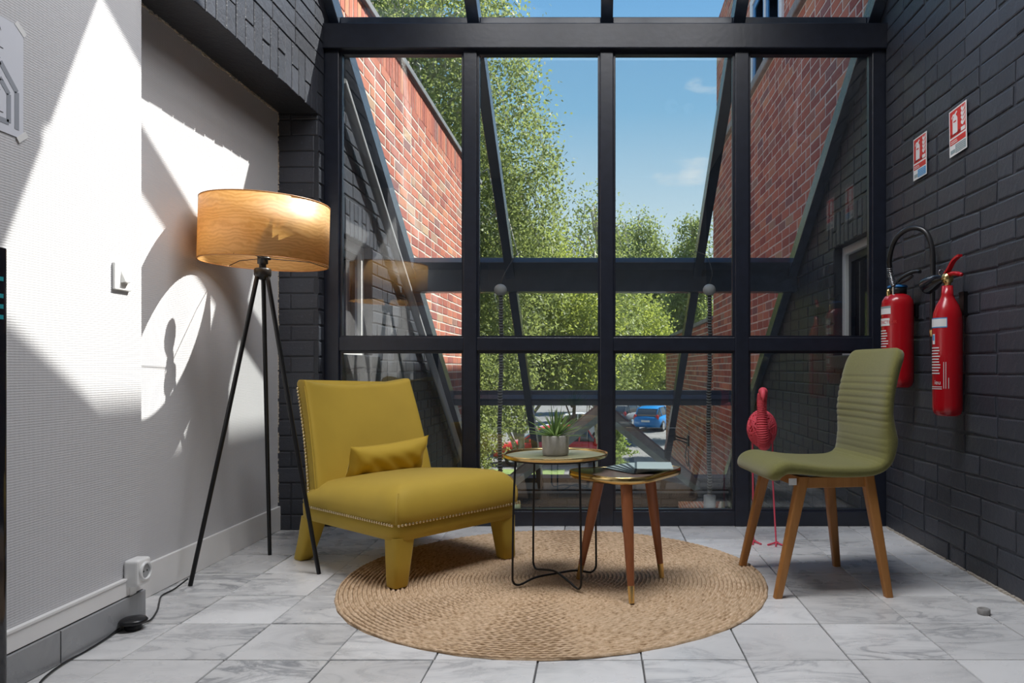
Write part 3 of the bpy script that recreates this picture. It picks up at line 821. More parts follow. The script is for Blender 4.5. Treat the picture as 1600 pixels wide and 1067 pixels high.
MB().tube(smooth_path(rel(C2, cordt.location), 6), .0032, 8).build('cable', M['black_plastic'], cordt)
m = MB(); m.lathe([(.022,.0),(.026,.006),(.024,.018),(.033,.020),(.041,.025),(.042,.030),(.037,.036),(.012,.039)], n=30)
m.build('foot_switch', M['black_plastic'], cordt, loc=rel([(-1.51, 2.393, 0)], cordt.location)[0])
# ---------------------------------------------------------------- tray table
TX, TY = -.166, 2.913
tt = empty('tray_table', (TX, TY, on_rug(TX, TY)+.002), R(33), label='round brass tray table on a black wire frame', cat='side table')
MB().lathe([(.0,.488),(.196,.488),(.2025,.490),(.2035,.498),(.197,.494),(.0,.4925)], n=72, cap=False).build('tray', M['brass_tray'], tt)
MB().lathe([(.2025,.490),(.2060,.4985),(.2068,.5035),(.2045,.504),(.2025,.499),(.1965,.4942),(.2025,.490)], n=72, cap=False).build('tray_rim', M['brass'], tt)
for k in range(2):
    m = MB(); a = k*math.pi/2; c, s = math.cos(a), math.sin(a)
    pr = [(-.178,.486),(-.186,.30),(-.190,.06),(-.187,.022),(-.172,.008),(-.150,.008),(-.09,.020 if k else .024),(0,.026+.007*k),(.09,.020 if k else .024),(.150,.008),(.172,.008),(.187,.022),(.190,.06),(.186,.30),(.178,.486)]
    m.tube(smooth_path([(r*c, r*s, z) for r, z in pr], 5), .0043, 8); m.build('wire_frame', M['black_metal'], tt)
m = MB(); m.lathe([(.174,.480),(.181,.480),(.181,.488),(.174,.488),(.174,.480)], n=48, cap=False); m.build('support_ring', M['black_metal'], tt)
# potted plant on the tray
PZ = tt.location.z+.4925
pot = empty('potted_plant', (-.168, 2.925, PZ), label='small spiky green plant in a grey concrete pot on the tray table', cat='plant')
MB().lathe([(.0,.0),(.044,.0),(.050,.004),(.0525,.012),(.0545,.075),(.0530,.080),(.0480,.080),(.0465,.068),(.0,.068)], n=48, cap=False).build('pot', M['concrete'], pot)
MB().lathe([(.0465,.066),(.03,.070),(.0,.072)], n=24).build('soil', M['soil'], pot)
for k in range(80):
    a = random.uniform(0, 2*math.pi); el = R(random.uniform(14, 86)); L = random.uniform(.105, .155)*(.80+.20*math.sin(el)); droop = random.uniform(.15, .5)
    pts = []
    for i in range(6):
        t = i/5; r = .006+L*t*math.cos(el)*(1+.15*t); z = .070+L*t*math.sin(el)-droop*.05*t*t
        pts.append((r, z, .0058*(1-t)**.6*(.55+.9*t if t < .4 else 1)+.0003))
    v = []; 
    for r, z, w in pts:
        for q, dz in ((-w, 0), (0, -w*.45), (w, 0)):
            v.append((r*math.cos(a)-q*math.sin(a), r*math.sin(a)+q*math.cos(a), z+dz))
    f = []
    for i in range(5): f += [(3*i, 3*i+1, 3*i+4, 3*i+3), (3*i+1, 3*i+2, 3*i+5, 3*i+4)]
    MB().add(v, f, True).build('leaf', M['succulent_leaf'], pot)
# ---------------------------------------------------------------- triangular table
BX, BY = .100, 2.845
bt = empty('triangular_table', (BX, BY, on_rug(BX, BY)+.001), 0, label='rounded triangular walnut table with brass edge and three legs', cat='side table')
TOPZ = .438
tri = [(.012, -.240), (.300, .205), (-.285, .098)]
pl = rounded_poly(tri, .19, 14)
def off(poly, d):
    c = Vector((sum(p[0] for p in poly)/len(poly), sum(p[1] for p in poly)/len(poly))); out = []
    for i, p in enumerate(poly):
        a, b = Vector(poly[i-1]), Vector(poly[(i+1) % len(poly)]); t = (b-a).normalized(); n_ = Vector((t.y, -t.x))
        q = Vector(p)
        if n_.dot(q-c) < 0: n_ = -n_
        out.append(tuple(q+n_*d))
    return out
MB().prism(off(pl, -.004), TOPZ-.020, TOPZ).build('table_top', M['table_veneer'], bt)
m = MB(); rs = [[(x, y, z) for x, y in off(pl, d)] for d, z in ((-.005,TOPZ-.024),(.001,TOPZ-.024),(.0030,TOPZ-.012),(.0015,TOPZ+.0015),(-.003,TOPZ+.0022),(-.005,TOPZ+.0005),(-.005,TOPZ-.024))]
m.rings(rs, True, False); m.build('edge_band', M['brass'], bt)
for (bx, by), (tx, ty) in zip(((.121, 2.628), (.257, 2.953), (-.077, 2.935)), ((.105, 2.715), (.205, 2.925), (.010, 2.905))):
    b = Vector((bx-BX, by-BY, 0)); t = Vector((tx-BX, ty-BY, TOPZ-.020)); q = b.lerp(t, .14)
    lg = MB().tube([q, b.lerp(t, .6), t], [.0125, .020, .0225], 18).build('leg', M['walnut'], bt)
    MB().tube([b, b.lerp(t, .02), q], [.0098, .0105, .0128], 18).build('ferrule', M['brass'], lg)
# leaflets fanned out on the triangular table
fan = [(.156, 2.775, 36), (.157, 2.776, 29), (.158, 2.777, 22), (.159, 2.778, 15), (.160, 2.779, 8), (.160, 2.780, -3)]
texts = ['lowest', 'second lowest', 'third', 'fourth', 'fifth', 'topmost, pale green']
for k, (x, y, a) in enumerate(fan):
    o = empty('leaflet', (x-.02, y, bt.location.z+TOPZ+.003+.0034*k), R(a), label=('%s of the leaflets fanned out on the triangular table' % texts[k]), cat='leaflet', group='leaflets fanned out on the table')
    if k == 5: o['label'] = 'topmost pale green leaflet of the fan on the triangular table'
    else: o['label'] = '%s leaflet in the fan on the triangular table' % ['leftmost, lowest', 'second', 'third', 'fourth', 'fifth'][k]
    box('sheet', M['leaflet_paper'], o, 0, .145, 0, .200, 0, .0020)
    box('cover_band', M['leaflet_dark'], o, -.0006, .008, -.0006, .2006, -.0002, .0022)
# ---------------------------------------------------------------- olive chair (local +x = back)
ch = empty('dining_chair', (.850, 2.940, 0), R(7), label='olive green upholstered chair with channel quilted back and oak legs', cat='chair')
prof = smooth_path([(-.218,.430),(-.212,.462),(-.180,.480),(-.13,.478),(-.03,.466),(.08,.462),(.165,.468),(.212,.497),(.230,.56),(.235,.64),(.246,.75),(.270,.85),(.300,.925)], 12)
prof = [Vector((p.x, p.y)) for p in prof]
def resample(ps, n):
    d = [0]
    for i in range(1, len(ps)): d.append(d[-1]+(ps[i]-ps[i-1]).length)
    out = []
    for k in range(n+1):
        t = d[-1]*k/n; i = 0
        while i < len(ps)-2 and d[i+1] < t: i += 1
        q = (t-d[i])/max(1e-9, d[i+1]-d[i]); out.append((ps[i].lerp(ps[i+1], q), t))
    return out, d[-1]
PR, LT = resample(prof, 190)
m = MB(); rs = []; NW = 28
for k, (p, t) in enumerate(PR):
    a, b = PR[max(0, k-1)][0], PR[min(len(PR)-1, k+1)][0]; tg = (b-a).normalized(); nr = Vector((-tg.y, tg.x))  # towards sitter
    u = t/LT
    hw = .218-.012*max(0, (u-.55)/.45)
    for e0, e1 in ((t, .05), (LT-t, .06)):
        if e0 < e1: hw -= .045*(1-math.sqrt(max(0, 1-(1-e0/e1)**2)))
    th = .026+.006*math.exp(-((u-.03)/.08)**2)+.010*math.exp(-((u-.60)/.06)**2)
    for e0, e1 in ((t, .02), (LT-t, .025)):
        if e0 < e1: th *= .35+.65*math.sqrt(max(0, 1-(1-e0/e1)**2))
    g = 0
    if u > .655 and u < .885:
        ph = ((t-.655*LT)/.0275) % 1.0; g = .0036*math.exp(-(min(ph, 1-ph)/.13)**2)
    if .46 < u < .62: 
        ph = ((t-.46*LT)/.0275) % 1.0; g = .0016*math.exp(-(min(ph, 1-ph)/.13)**2)
    ring = []
    for j in range(NW):
        an = 2*math.pi*j/NW; c, s = math.cos(an), math.sin(an)
        y = hw*math.copysign(abs(c)**(.34), c); w_ = th*math.copysign(abs(s)**(.55), s)
        crv = .020*(y/hw)**2*(1 if u > .58 else .35)*(-1 if u > .58 else .0)
        d = w_-(g if s > .1 else 0)
        dd = d-crv*0
        q = p+nr*dd
        ring.append((q.x+(-.018*(y/hw)**2 if u > .62 else 0)*min(1, (u-.62)/.1 if u > .62 else 0), y, q.y))
    rs.append(ring)
m.rings(rs, True, True); m.build('seat_shell', M['olive_tweed'], ch)
fr_ = [(-.100, -.165), (.130, -.165), (.130, .165), (-.100, .165)]
m = MB()
m.box(-.12, .17, -.185, -.160, .402, .442); m.box(-.13, .17, .160, .185, .402, .442); m.box(-.12, -.095, -.16, .16, .402, .442); m.box(.13, .155, -.16, .16, .402, .442)
m.build('apron', M['oak'], ch, .002)
inv = ch.matrix_basis.inverted()
for (wx, wy), (tx, ty) in zip(((.618, 3.143), (.665, 2.723), (1.026, 3.163), (1.081, 2.738)), ((-.118, .175), (-.105, -.172), (.150, .175), (.150, -.172))):
    zf = on_rug(wx, wy); b = inv @ Vector((wx, wy, zf)); t = Vector((tx, ty, .445))
    rs = []
    for q, hw in ((0, .0145), (.5, .0185), (1, .0215)):
        c = b.lerp(t, q); rs.append(superring(c.x, c.y, c.z, hw, hw, 5, 24))
    MB().rings(rs, True, True).build('leg', M['oak'], ch)
box('care_tag', M['sticker_white'], ch, -.165, -.135, -.190, -.188, .415, .440)
# ---------------------------------------------------------------- wire flamingo
fg = empty('flamingo_figure', (.800, 3.56, 0), 0, label='pink cord wound flamingo figure standing by the window', cat='figurine')
m = MB(); m.sphere((0, .03, .555), .072, 28, 20, (.92, 1.15, 1.2)); body = m.build('body', M['flamingo_cord'], fg)
m = MB()
for k in range(46):   # wound cord, great circles over the body
    n_ = Vector((random.gauss(0,1), random.gauss(0,1), random.gauss(0,.6))).normalized(); a = n_.orthogonal().normalized(); b = n_.cross(a)
    pts = []
    for i in range(25):
        t = 2*math.pi*i/24; q = a*math.cos(t)+b*math.sin(t)
        pts.append((q.x*.069, .03+q.y*.086, .555+q.z*.0895))
    m.tube(pts, .0034, 4, True, False)
w_ = m.build('wound_cord', M['flamingo_cord'], body); w_['kind'] = 'stuff'
neck = smooth_path([(-.005,-.040,.485),(-.016,-.078,.510),(-.024,-.085,.570),(-.022,-.072,.640),(-.020,-.062,.695),(-.018,-.068,.728)], 10)
nk = MB().tube(neck, [.024-.008*min(1, i/len(neck)*1.6)+.004 for i in range(len(neck))], 16).build('neck', M['flamingo_cord'], fg)
m = MB()
for k in range(34):
    i = k/33*(len(neck)-2); p = neck[int(i)].lerp(neck[int(i)+1], i-int(i)); r = .0245-.008*min(1, i/len(neck)*1.6)+.004
    t = (neck[int(i)+1]-neck[int(i)]).normalized(); a = t.orthogonal().normalized(); b = t.cross(a)
    m.tube([p+(a*math.cos(2*math.pi*j/12)+b*math.sin(2*math.pi*j/12))*r for j in range(13)], .0040, 5, True, False)
w_ = m.build('wound_cord', M['flamingo_cord'], nk); w_['kind'] = 'stuff'
m = MB(); m.sphere((-.018, -.078, .738), .0225, 18, 12, (.95, 1.35, .95)); hd = m.build('head', M['flamingo_cord'], fg)
MB().tube(smooth_path([(-.022,-.098,.742),(-.028,-.122,.735),(-.030,-.134,.715),(-.030,-.136,.698)], 5), [.015,.0145,.014,.0135,.013,.0125,.012,.0115,.011,.010,.009,.008,.007,.006,.005,.004][:16], 10).build('beak', M['flamingo_cord'], hd)
for sx, fx, fy in ((-.045, -.042, .022), (.052, .060, -.012)):
    lg = MB().tube([(sx, .03, .50), (sx+.002, .03, .3), (fx, fy, .006)], .0042, 8).build('leg', M['flamingo_leg'], fg)
    m = MB()
    for a in (-150, -105, -60, 60):
        L = .055 if a < 0 else .03
        m.tube([(fx, fy, .010), (fx+L*math.cos(R(a)), fy+L*math.sin(R(a)), .0045)], .0042, 6)
    m.build('foot', M['flamingo_leg'], lg)
# ---------------------------------------------------------------- fire extinguishers on the right wall
def text_rows(m, x, y0, y1, z0, z1, rows, nrm=-1):
    pass
def cyl_patch(r, a0, a1, z0, z1, n=10):
    rs = []
    v = []; f = []
    for j in range(n+1):
        a = a0+(a1-a0)*j/n
        for z in (z0, z1): v.append((r*math.cos(a), r*math.sin(a), z))
    for j in range(n): f.append((2*j, 2*j+2, 2*j+3, 2*j+1))
    m = MB(); m.add(v, f, True); return m
def sticker(parent, name, r, a0, a1, z0, z1, mat):
    m = cyl_patch(r, a0, a1, z0, z1); o = m.build(name, M[mat], parent, fix=False); return o
def text_on_cyl(parent, s, r, a0, z, size, mat, name='lettering'):
    cu_ = bpy.data.curves.new('lettering', 'FONT'); cu_.body = s; cu_.size = size
    o = bpy.data.objects.new('tmp', cu_); COL.objects.link(o)
    dg = bpy.context.evaluated_depsgraph_get(); me = bpy.data.meshes.new_from_object(o.evaluated_get(dg))
    bpy.data.objects.remove(o)
    for v in me.vertices:
        a = a0+v.co.x/r; v.co = (r*math.cos(a), r*math.sin(a), z+v.co.y)
    me.materials.append(M[mat]); return link(name, me, parent)
AF = R(-150)   # stickers face out and towards the room
# water extinguisher
ex = empty('fire_extinguisher', (1.452, 3.565, .757), 0, label='wide red fire extinguisher with looped black hose beside the window', cat='fire extinguisher', group='fire extinguishers on the black wall')
MB().lathe([(.0,.0),(.055,.0),(.066,.010),(.072,.030),(.074,.05),(.074,.395),(.071,.418),(.058,.440),(.040,.450),(.0,.452)], n=48, cap=False).build('cylinder', M['red_enamel'], ex)
MB().lathe([(.034,.446),(.042,.450),(.042,.478),(.036,.484),(.0,.485)], n=28).build('valve_cap', M['black_plastic'], ex)
MB().lathe([(.046,.482),(.047,.488),(.040,.493),(.0,.494)], n=28).build('blue_collar', M['blue_plastic'], ex)
m = MB(); m.tube(smooth_path([(-.018,-.02,.492),(-.005,-.04,.520),(.022,-.075,.540),(.040,-.11,.546),(.048,-.14,.542)], 6), .0085, 8); m.build('handle', M['black_plastic'], ex)
m = MB(); m.tube(smooth_path([(-.01,-.03,.497),(.02,-.075,.515),(.03,-.10,.528)], 6), .0075, 8); m.build('lever', M['black_plastic'], ex)
m = MB(); m.lathe([(.009,.0),(.010,.02),(.008,.03),(.002,.036)], c=(-.048,-.01,.440), n=12); m.build('safety_valve', M['brass'], ex)
m = MB(); m.lathe([(.008,.0),(.008,.045)], c=(-.030,-.028,.445), n=12); m.build('hose_stub', M['chrome'], ex)
hose = smooth_path([(-.030,-.028,.485),(-.045,-.03,.545),(-.060,-.055,.620),(-.052,-.11,.700),(-.012,-.17,.737),(.030,-.225,.715),(.050,-.255,.64),(.052,-.262,.54),(.05,-.262,.40),(.05,-.262,.22)], 8)
hs = MB().tube(hose, .0115, 12).build('hose', M['black_plastic'], ex)
m = MB()
for k in range(11):
    p = hose[0].lerp(hose[12], k/10*.95) if False else hose[1+k]; t = (hose[2+k]-hose[k]).normalized()
    a = t.orthogonal().normalized(); b = t.cross(a)
    m.tube([p+(a*math.cos(2*math.pi*j/12)+b*math.sin(2*math.pi*j/12))*.0125 for j in range(13)], .0022, 5, True, False)
m.build('hose_spring', M['chrome'], hs)
m = MB(); m.lathe([(.0125,.0),(.0135,.01),(.0135,.024),(.0125,.03)], c=(.05,-.262,.235), n=14); m.build('nozzle_ring', M['brass'], hs)
m = MB(); m.lathe([(.006,-.05),(.010,-.02),(.0115,.0),(.0115,.03)], c=(.05,-.262,.205), n=14); m.build('nozzle', M['black_plastic'], hs)
r_ = .0745
sticker(ex, 'inspection_sticker', r_+.0006, R(-212), R(-136), .352, .388, 'sticker_white')
sticker(ex, 'sticker_stripe', r_+.0010, R(-212), R(-136), .380, .390, 'sign_grey')
lb = sticker(ex, 'label_band', r_+.0005, R(-215), R(-140), .296, .332, 'sticker_white')
text_on_cyl(lb, 'EXTINCTEUR', r_+.0012, R(-213), .306, .022, 'sign_red')
for k in range(9):
    a1 = R(-150+random.uniform(-8, 6)); sticker(ex, 'print_line', r_+.0006, R(-212), a1, .270-.0125*k, .275-.0125*k, 'sticker_white')
for a in (-206, -180, -156): sticker(ex, 'pictogram', r_+.0006, R(a), R(a+16), .120, .150, 'sticker_white')
for k in range(2): sticker(ex, 'print_line', r_+.0006, R(-212), R(-142), .100-.012*k, .104-.012*k, 'sticker_white')
MB().box(.074, .098, -.03, .03, .34, .40).build('wall_bracket', M['black_metal'], ex)
# carbon dioxide extinguisher
cx = empty('fire_extinguisher', (1.468, 3.090, .650), 0, label='slim red fire extinguisher with red trigger and black horn', cat='fire extinguisher', group='fire extinguishers on the black wall')
MB().lathe([(.0,.0),(.040,.0),(.052,.008),(.058,.025),(.0585,.04),(.0585,.40),(.055,.43),(.045,.462),(.031,.487),(.024,.505),(.022,.545),(.0,.546)], n=48, cap=False).build('cylinder', M['red_enamel'], cx)
MB().lathe([(.014,.544),(.014,.556),(.021,.560),(.024,.575),(.021,.592),(.012,.598),(.0,.599)], n=20).build('valve', M['brass'], cx)
m = MB(); m.tube(smooth_path([(.0,-.01,.590),(.006,-.04,.592),(.010,-.085,.584),(.012,-.10,.578)], 6), [.010]*6+[.0095]*6+[.008]*6+[.006], 8); m.build('lower_handle', M['red_enamel'], cx)
m = MB()
cp_ = smooth_path([(-.002,.012,.597),(.0,-.015,.618),(.004,-.045,.648),(.008,-.075,.662),(.010,-.09,.664)], 6)
for i in range(len(cp_)-1):
    w0, w1 = .011-.003*i/len(cp_), .011-.003*(i+1)/len(cp_); a, b = cp_[i], cp_[i+1]
    m.add([(a.x-w0,a.y,a.z),(a.x+w0,a.y,a.z),(a.x+w0,a.y,a.z-.010),(a.x-w0,a.y,a.z-.010),(b.x-w1,b.y,b.z),(b.x+w1,b.y,b.z),(b.x+w1,b.y,b.z-.010),(b.x-w1,b.y,b.z-.010)],
          [(0,1,5,4),(1,2,6,5),(2,3,7,6),(3,0,4,7),(0,3,2,1),(4,5,6,7)])
m.build('trigger', M['red_enamel'], cx)
m = MB(); m.tube([(-.004,.015,.580),(-.012,.05,.578),(-.018,.085,.570),(-.024,.135,.560)], [.012,.022,.033,.038], 18); m.build('discharge_horn', M['shiny_black'], cx)
m = MB(); m.tube([(.02+.013*math.cos(2*math.pi*j/20)-.03, .03, .605+.013*math.sin(2*math.pi*j/20)) for j in range(21)], .0014, 6); m.build('pin_ring', M['chrome'], cx)
r_ = .059
sticker(cx, 'inspection_sticker', r_+.0006, R(-205), R(-118), .372, .405, 'sticker_white')
sticker(cx, 'sticker_frame', r_+.0003, R(-207), R(-116), .368, .409, 'sign_blue')
sh_ = sticker(cx, 'shield_emblem', r_+.0006, R(-186), R(-168), .300, .342, 'sticker_white')
sticker(cx, 'shield_stripe', r_+.0010, R(-183), R(-171), .315, .338, 'sign_blue')
for k in range(10): sticker(cx, 'print_line', r_+.0006, R(-200), R(-140+random.uniform(-12, 0)), .282-.0118*k, .2865-.0118*k, 'sticker_white')
text_on_cyl(cx, 'sicli' if False else 'ieu', r_+.0008, R(-170), .132, .026, 'sticker_white')
for z in (.112, .120): sticker(cx, 'print_line', r_+.0006, R(-195), R(-136), z, z+.003, 'sticker_white')
for a in (-130, -122, -112):
    sticker(cx, 'print_line', r_+.0006, R(a), R(a+2), .115, .225 if a != -112 else .16, 'sticker_white')
MB().box(.058, .082, -.02, .02, .42, .52).build('wall_bracket', M['black_metal'], cx)
# ---------------------------------------------------------------- safety signs
def sign(y0, y1, z0, z1, lab, low, tilt):
    o = empty('safety_sign', (XR-.012, (y0+y1)/2, (z0+z1)/2), label=lab, cat='sign', group='fire extinguisher signs on the black wall')
    o.rotation_euler = (R(tilt), 0, 0)
    W, H = (y1-y0)/2, (z1-z0)/2
    def q(name, mat, a0, a1, c0, c1, lift): box(name, M[mat], o, -.0018-lift, 0 if lift == 0 else -.0015, W-2*W*a1, W-2*W*a0, -H+2*H*c0, -H+2*H*c1)
    q('plate', 'sticker_white', 0, 1, 0, 1, 0)
    q('red_field', 'sign_red', .05, .95, .40, .97, .0006)
    q('red_band', 'sign_red', .05, .95, .24, .36, .0006)
    q('instruction_field', low, .36, .95, .03, .21, .0006)
    def poly(name, mat, pts, lift=.0014):
        m = MB(); n = len(pts); P = [(W-2*W*a, -H+2*H*c) for a, c in pts]
        m.add([(-.0018-lift, y, z) for y, z in P]+[(-.002, y, z) for y, z in P], [tuple(range(n)), tuple(range(n, 2*n))[::-1]]+[(i, (i+1)%n, n+(i+1)%n, n+i) for i in range(n)])
        return m.build(name, M[mat], o)
    poly('extinguisher_pictogram', 'sticker_white', [(.22,.46),(.50,.46),(.50,.76),(.47,.81),(.42,.83),(.42,.86),(.50,.90),(.46,.92),(.34,.88),(.25,.89),(.16,.83),(.18,.80),(.26,.85),(.30,.83),(.25,.81),(.22,.76)])
    poly('pictogram_label', 'sign_red', [(.28,.70),(.44,.70),(.44,.73),(.28,.73)], .002)
    for k in range(4):
        b = .57+.095*k
        poly('flame_pictogram', 'sticker_white', [(.72+.02*(k % 2),b),(.80,b-.035),(.91,b+.02),(.93,b+.09),(.86,b+.05),(.80,b+.03),(.78,b+.085),(.70,b+.05)])
    poly('flame_box', 'sticker_white', [(.70,.42),(.92,.42),(.92,.50),(.70,.50)])
    for k, w in enumerate((.55, .50)): q('small_print', 'sticker_white', .10, .10+w*.7, .265+.04*k, .28+.04*k, .0012)
    q('pictogram_box', 'sign_grey', .08, .20, .05, .13, .0008); q('pictogram_box', 'sign_grey', .22, .33, .05, .13, .0008)
    for k in range(4): q('small_print', 'sticker_white', .42, .90, .05+.04*k, .057+.04*k, .0012)
    cu_ = bpy.data.curves.new('lettering', 'FONT'); cu_.body = 'EXTINCTEUR'; cu_.size = .0185; cu_.extrude = .0002
    t_ = bpy.data.objects.new('tmp', cu_); COL.objects.link(t_); dg = bpy.context.evaluated_depsgraph_get()
    me = bpy.data.meshes.new_from_object(t_.evaluated_get(dg)); bpy.data.objects.remove(t_)
    for v in me.vertices: v.co = (-.0030, W*.88-v.co.x*.83, -H+2*H*.415+v.co.y)
    me.materials.append(M['sticker_white']); link('lettering', me, o)
sign(3.435, 3.578, 1.757, 1.957, 'red extinguisher sign with blue lower field, nearer the window', 'sign_blue', 0)
sign(3.062, 3.212, 1.766, 1.966, 'red extinguisher sign with grey lower field, farther from the window', 'sign_grey', -1.5)
# ---------------------------------------------------------------- small things on and by the left wall
sw = empty('light_switch', (XL_NEAR, 2.409, 1.148), label='square white light switch on the sunlit left wall', cat='switch')
box('plate', M['white_plastic'], sw, 0, .010, -.043, .043, -.044, .044, .003)
m = MB(); m.add([(.010,-.014,-.020),(.010,.022,-.020),(.010,.022,.020),(.010,-.014,.020),(.024,-.010,-.016),(.024,.018,-.016),(.014,.018,.018),(.014,-.010,.018)], [(0,1,2,3),(4,7,6,5),(0,4,5,1),(1,5,6,2),(2,6,7,3),(3,7,4,0)])
m.build('rocker', M['white_plastic'], sw)
pa = empty('plug_adapter', (XL_NEAR, 2.455, .128), label='white plug adapter with round socket above the grey skirting tiles', cat='plug adapter')
box('body', M['white_plastic'], pa, .001, .052, -.036, .036, 0, .088, .010, 3)
m = MB(); m.lathe([(.031,0),(.031,.006),(.026,.008),(.024,.006),(.024,.0)], n=32, cap=False); m.build('socket_ring', M['white_plastic'], pa, loc=(.052, 0, .046), rot=(0, R(90), 0))
m = MB(); m.lathe([(.024,.0),(.024,.0015)], n=28); d_ = m.build('socket_face', M['grey_paint'], pa, loc=(.0515, 0, .046), rot=(0, R(90), 0))
for y in (-.0095, .0095):
    m = MB(); m.lathe([(.003,.0),(.003,.0012)], n=10); m.build('socket_hole', M['dark_hole'], d_, loc=(0, y, .0010))
m = MB(); m.box(-.002, .014, -.018, .018, -.034, .004); m.build('plug_base', M['white_plastic'], pa, .003)
ap = empty('tower_appliance', (-1.474, 1.66, 0), label='glossy black tower appliance at the left edge of the picture', cat='appliance')
m = MB(); m.prism(rounded_poly([(-.070,-.16),(.070,-.16),(.070,.10),(-.070,.10)], .02, 5), .02, 1.135); m.build('body', M['shiny_black'], ap, .006)
box('base', M['black_plastic'], ap, -.068, .068, -.15, .095, 0, .022)
for k, z in enumerate((1.055, 1.015, .990, .965)): box('indicator', M['indicator_teal'], ap, .068, .0708, .056, .078, z, z+.010)
ps = empty('taped_plan', (XL_NEAR+.0015, 1.89, 1.62), label='white paper floor plan taped to the left wall', cat='poster')
box('sheet', M['paper'], ps, 0, .0012, -.108, .108, -.150, .150)
def strip(pts, w, mat, name):
    m = MB()
    for a, b in zip(pts[:-1], pts[1:]):
        a, b = Vector(a), Vector(b); t = (b-a).normalized(); n_ = Vector((-t.y, t.x))*w/2; a2, b2 = a-t*w/2*0, b+t*w/2*0
        q = [a2-n_, b2-n_, b2+n_, a2+n_]; m.add([(.0014, p.x, p.y) for p in q]+[(.0020, p.x, p.y) for p in q], [(0,3,2,1),(4,5,6,7),(0,1,5,4),(1,2,6,5),(2,3,7,6),(3,0,4,7)])
    return m.build(name, M[mat], ps)
strip([(.085,-.130),(.085,-.030),(.030,.030),(-.045,-.010)], .015, 'print_grey', 'plan_wall')
strip([(.058,-.120),(.058,-.045),(.028,-.012),(.000,-.035),(.000,-.120),(.058,-.120)], .014, 'print_grey', 'plan_wall')
for k in range(7): strip([(-.10, .075-.028*k), (.040-.01*(k % 3), .068-.028*k)], .0016, 'print_dark', 'plan_line')
for z in (.112, .098):
    cu_ = bpy.data.curves.new('lettering', 'FONT'); cu_.body = 'ES A LA' if z > .1 else 'RIDES'; cu_.size = .016
    t_ = bpy.data.objects.new('tmp', cu_); COL.objects.link(t_); dg = bpy.context.evaluated_depsgraph_get()
    me = bpy.data.meshes.new_from_object(t_.evaluated_get(dg)); bpy.data.objects.remove(t_)
    for v in me.vertices: v.co = (.0016, -.02+v.co.x, z+v.co.y)
    me.materials.append(M['print_dark']); link('lettering', me, ps)
for (y, z, a) in ((.098, .145, -35), (.104, -.145, 40)):
    m = MB(); m.box(.0012, .0018, -.020, .020, -.008, .008); m.build('tape', M['sticker_white'], ps, loc=(.0004, y, z), rot=(R(a), 0, 0))
dsx = fl(1537, 959)
ds = empty('door_stop', (dsx.x, dsx.y, 0), label='small round dark floor stop on the tiles near the right wall', cat='floor stop')
MB().lathe([(.019,0),(.021,.003),(.021,.016),(.018,.019),(.013,.019),(.011,.012),(.0,.012)], n=28, cap=False).build('ring', M['stone_coping'], ds)
MB().lathe([(.011,.012),(.0,.0125)], n=20).build('core', M['black_plastic'], ds)
# ---------------------------------------------------------------- pendants hanging in the void
def pendant(x, y, ztop, zb, zl, lab):
    o = empty('pendant_lamp', (x, y, zb), label=lab, cat='pendant lamp', group='pendant lamps hanging in the glazed void')
    MB().tube(smooth_path([(.03, .9, ztop-zb), (.045, .45, ztop-zb-.10), (.025, .05, .12), (0, 0, .035)], 8), .003, 6).build('feed_wire', M['cable_dark'], o)
    MB().sphere((0,0,0), .040, 24, 16, (1,1,.92)).build('ball_mount', M['pendant_grey'], o)
    L = zb-zl
    pts = [Vector((.005*math.sin(i/40*7)+.0015*math.sin(i*.9), .004*math.sin(i/40*5), -.03-(L-.14)*i/40)) for i in range(41)]
    cb = MB().tube(pts, .0115, 10).build('cable', M['cable_dark'], o)
    m = MB(); nseg = 74
    for k in range(nseg):
        q = k/(nseg-1)*39.99; p = pts[int(q)].lerp(pts[int(q)+1], q-int(q))
        m.tube([p+Vector((math.cos(2*math.pi*j/10), math.sin(2*math.pi*j/10), .25*math.sin(2*math.pi*j/10)))*.0128 for j in range(11)], .0042, 5, True, False)
    w = m.build('braiding', M['cable_grey'], cb); w['kind'] = 'stuff'
    e = pts[-1]
    MB().lathe([(.010,.035),(.012,.030),(.013,.004),(.036,.002),(.038,-.004),(.038,-.118),(.034,-.122),(.0,-.122)], c=tuple(e), n=28).build('lamp_holder', M['pendant_grey'], o)
    MB().lathe([(.03,-.120),(.064,-.122),(.066,-.126),(.03,-.128)], c=tuple(e), n=28).build('rim_plate', M['pendant_grey'], o)
    return o
pendant(-.608, 4.60, 1.72, 1.338, -.055, 'ball mounted pendant with ribbed cable behind the tray table')
pendant(.697, 4.60, 1.72, 1.338, -.055, 'ball mounted pendant with grey lamp holder, left of the flamingo')
# pipe following the slope on the left void wall
pp = MB().tube([(XVL+.055, 4.12, gz(4.12)-.34), (XVL+.055, 8.6, gz(8.6)-.34)], .030, 14).build('conduit_pipe', M['grey_paint'], None)
fin(pp, label='grey pipe running down the dark brick wall under the sloping glazing', cat='pipe')
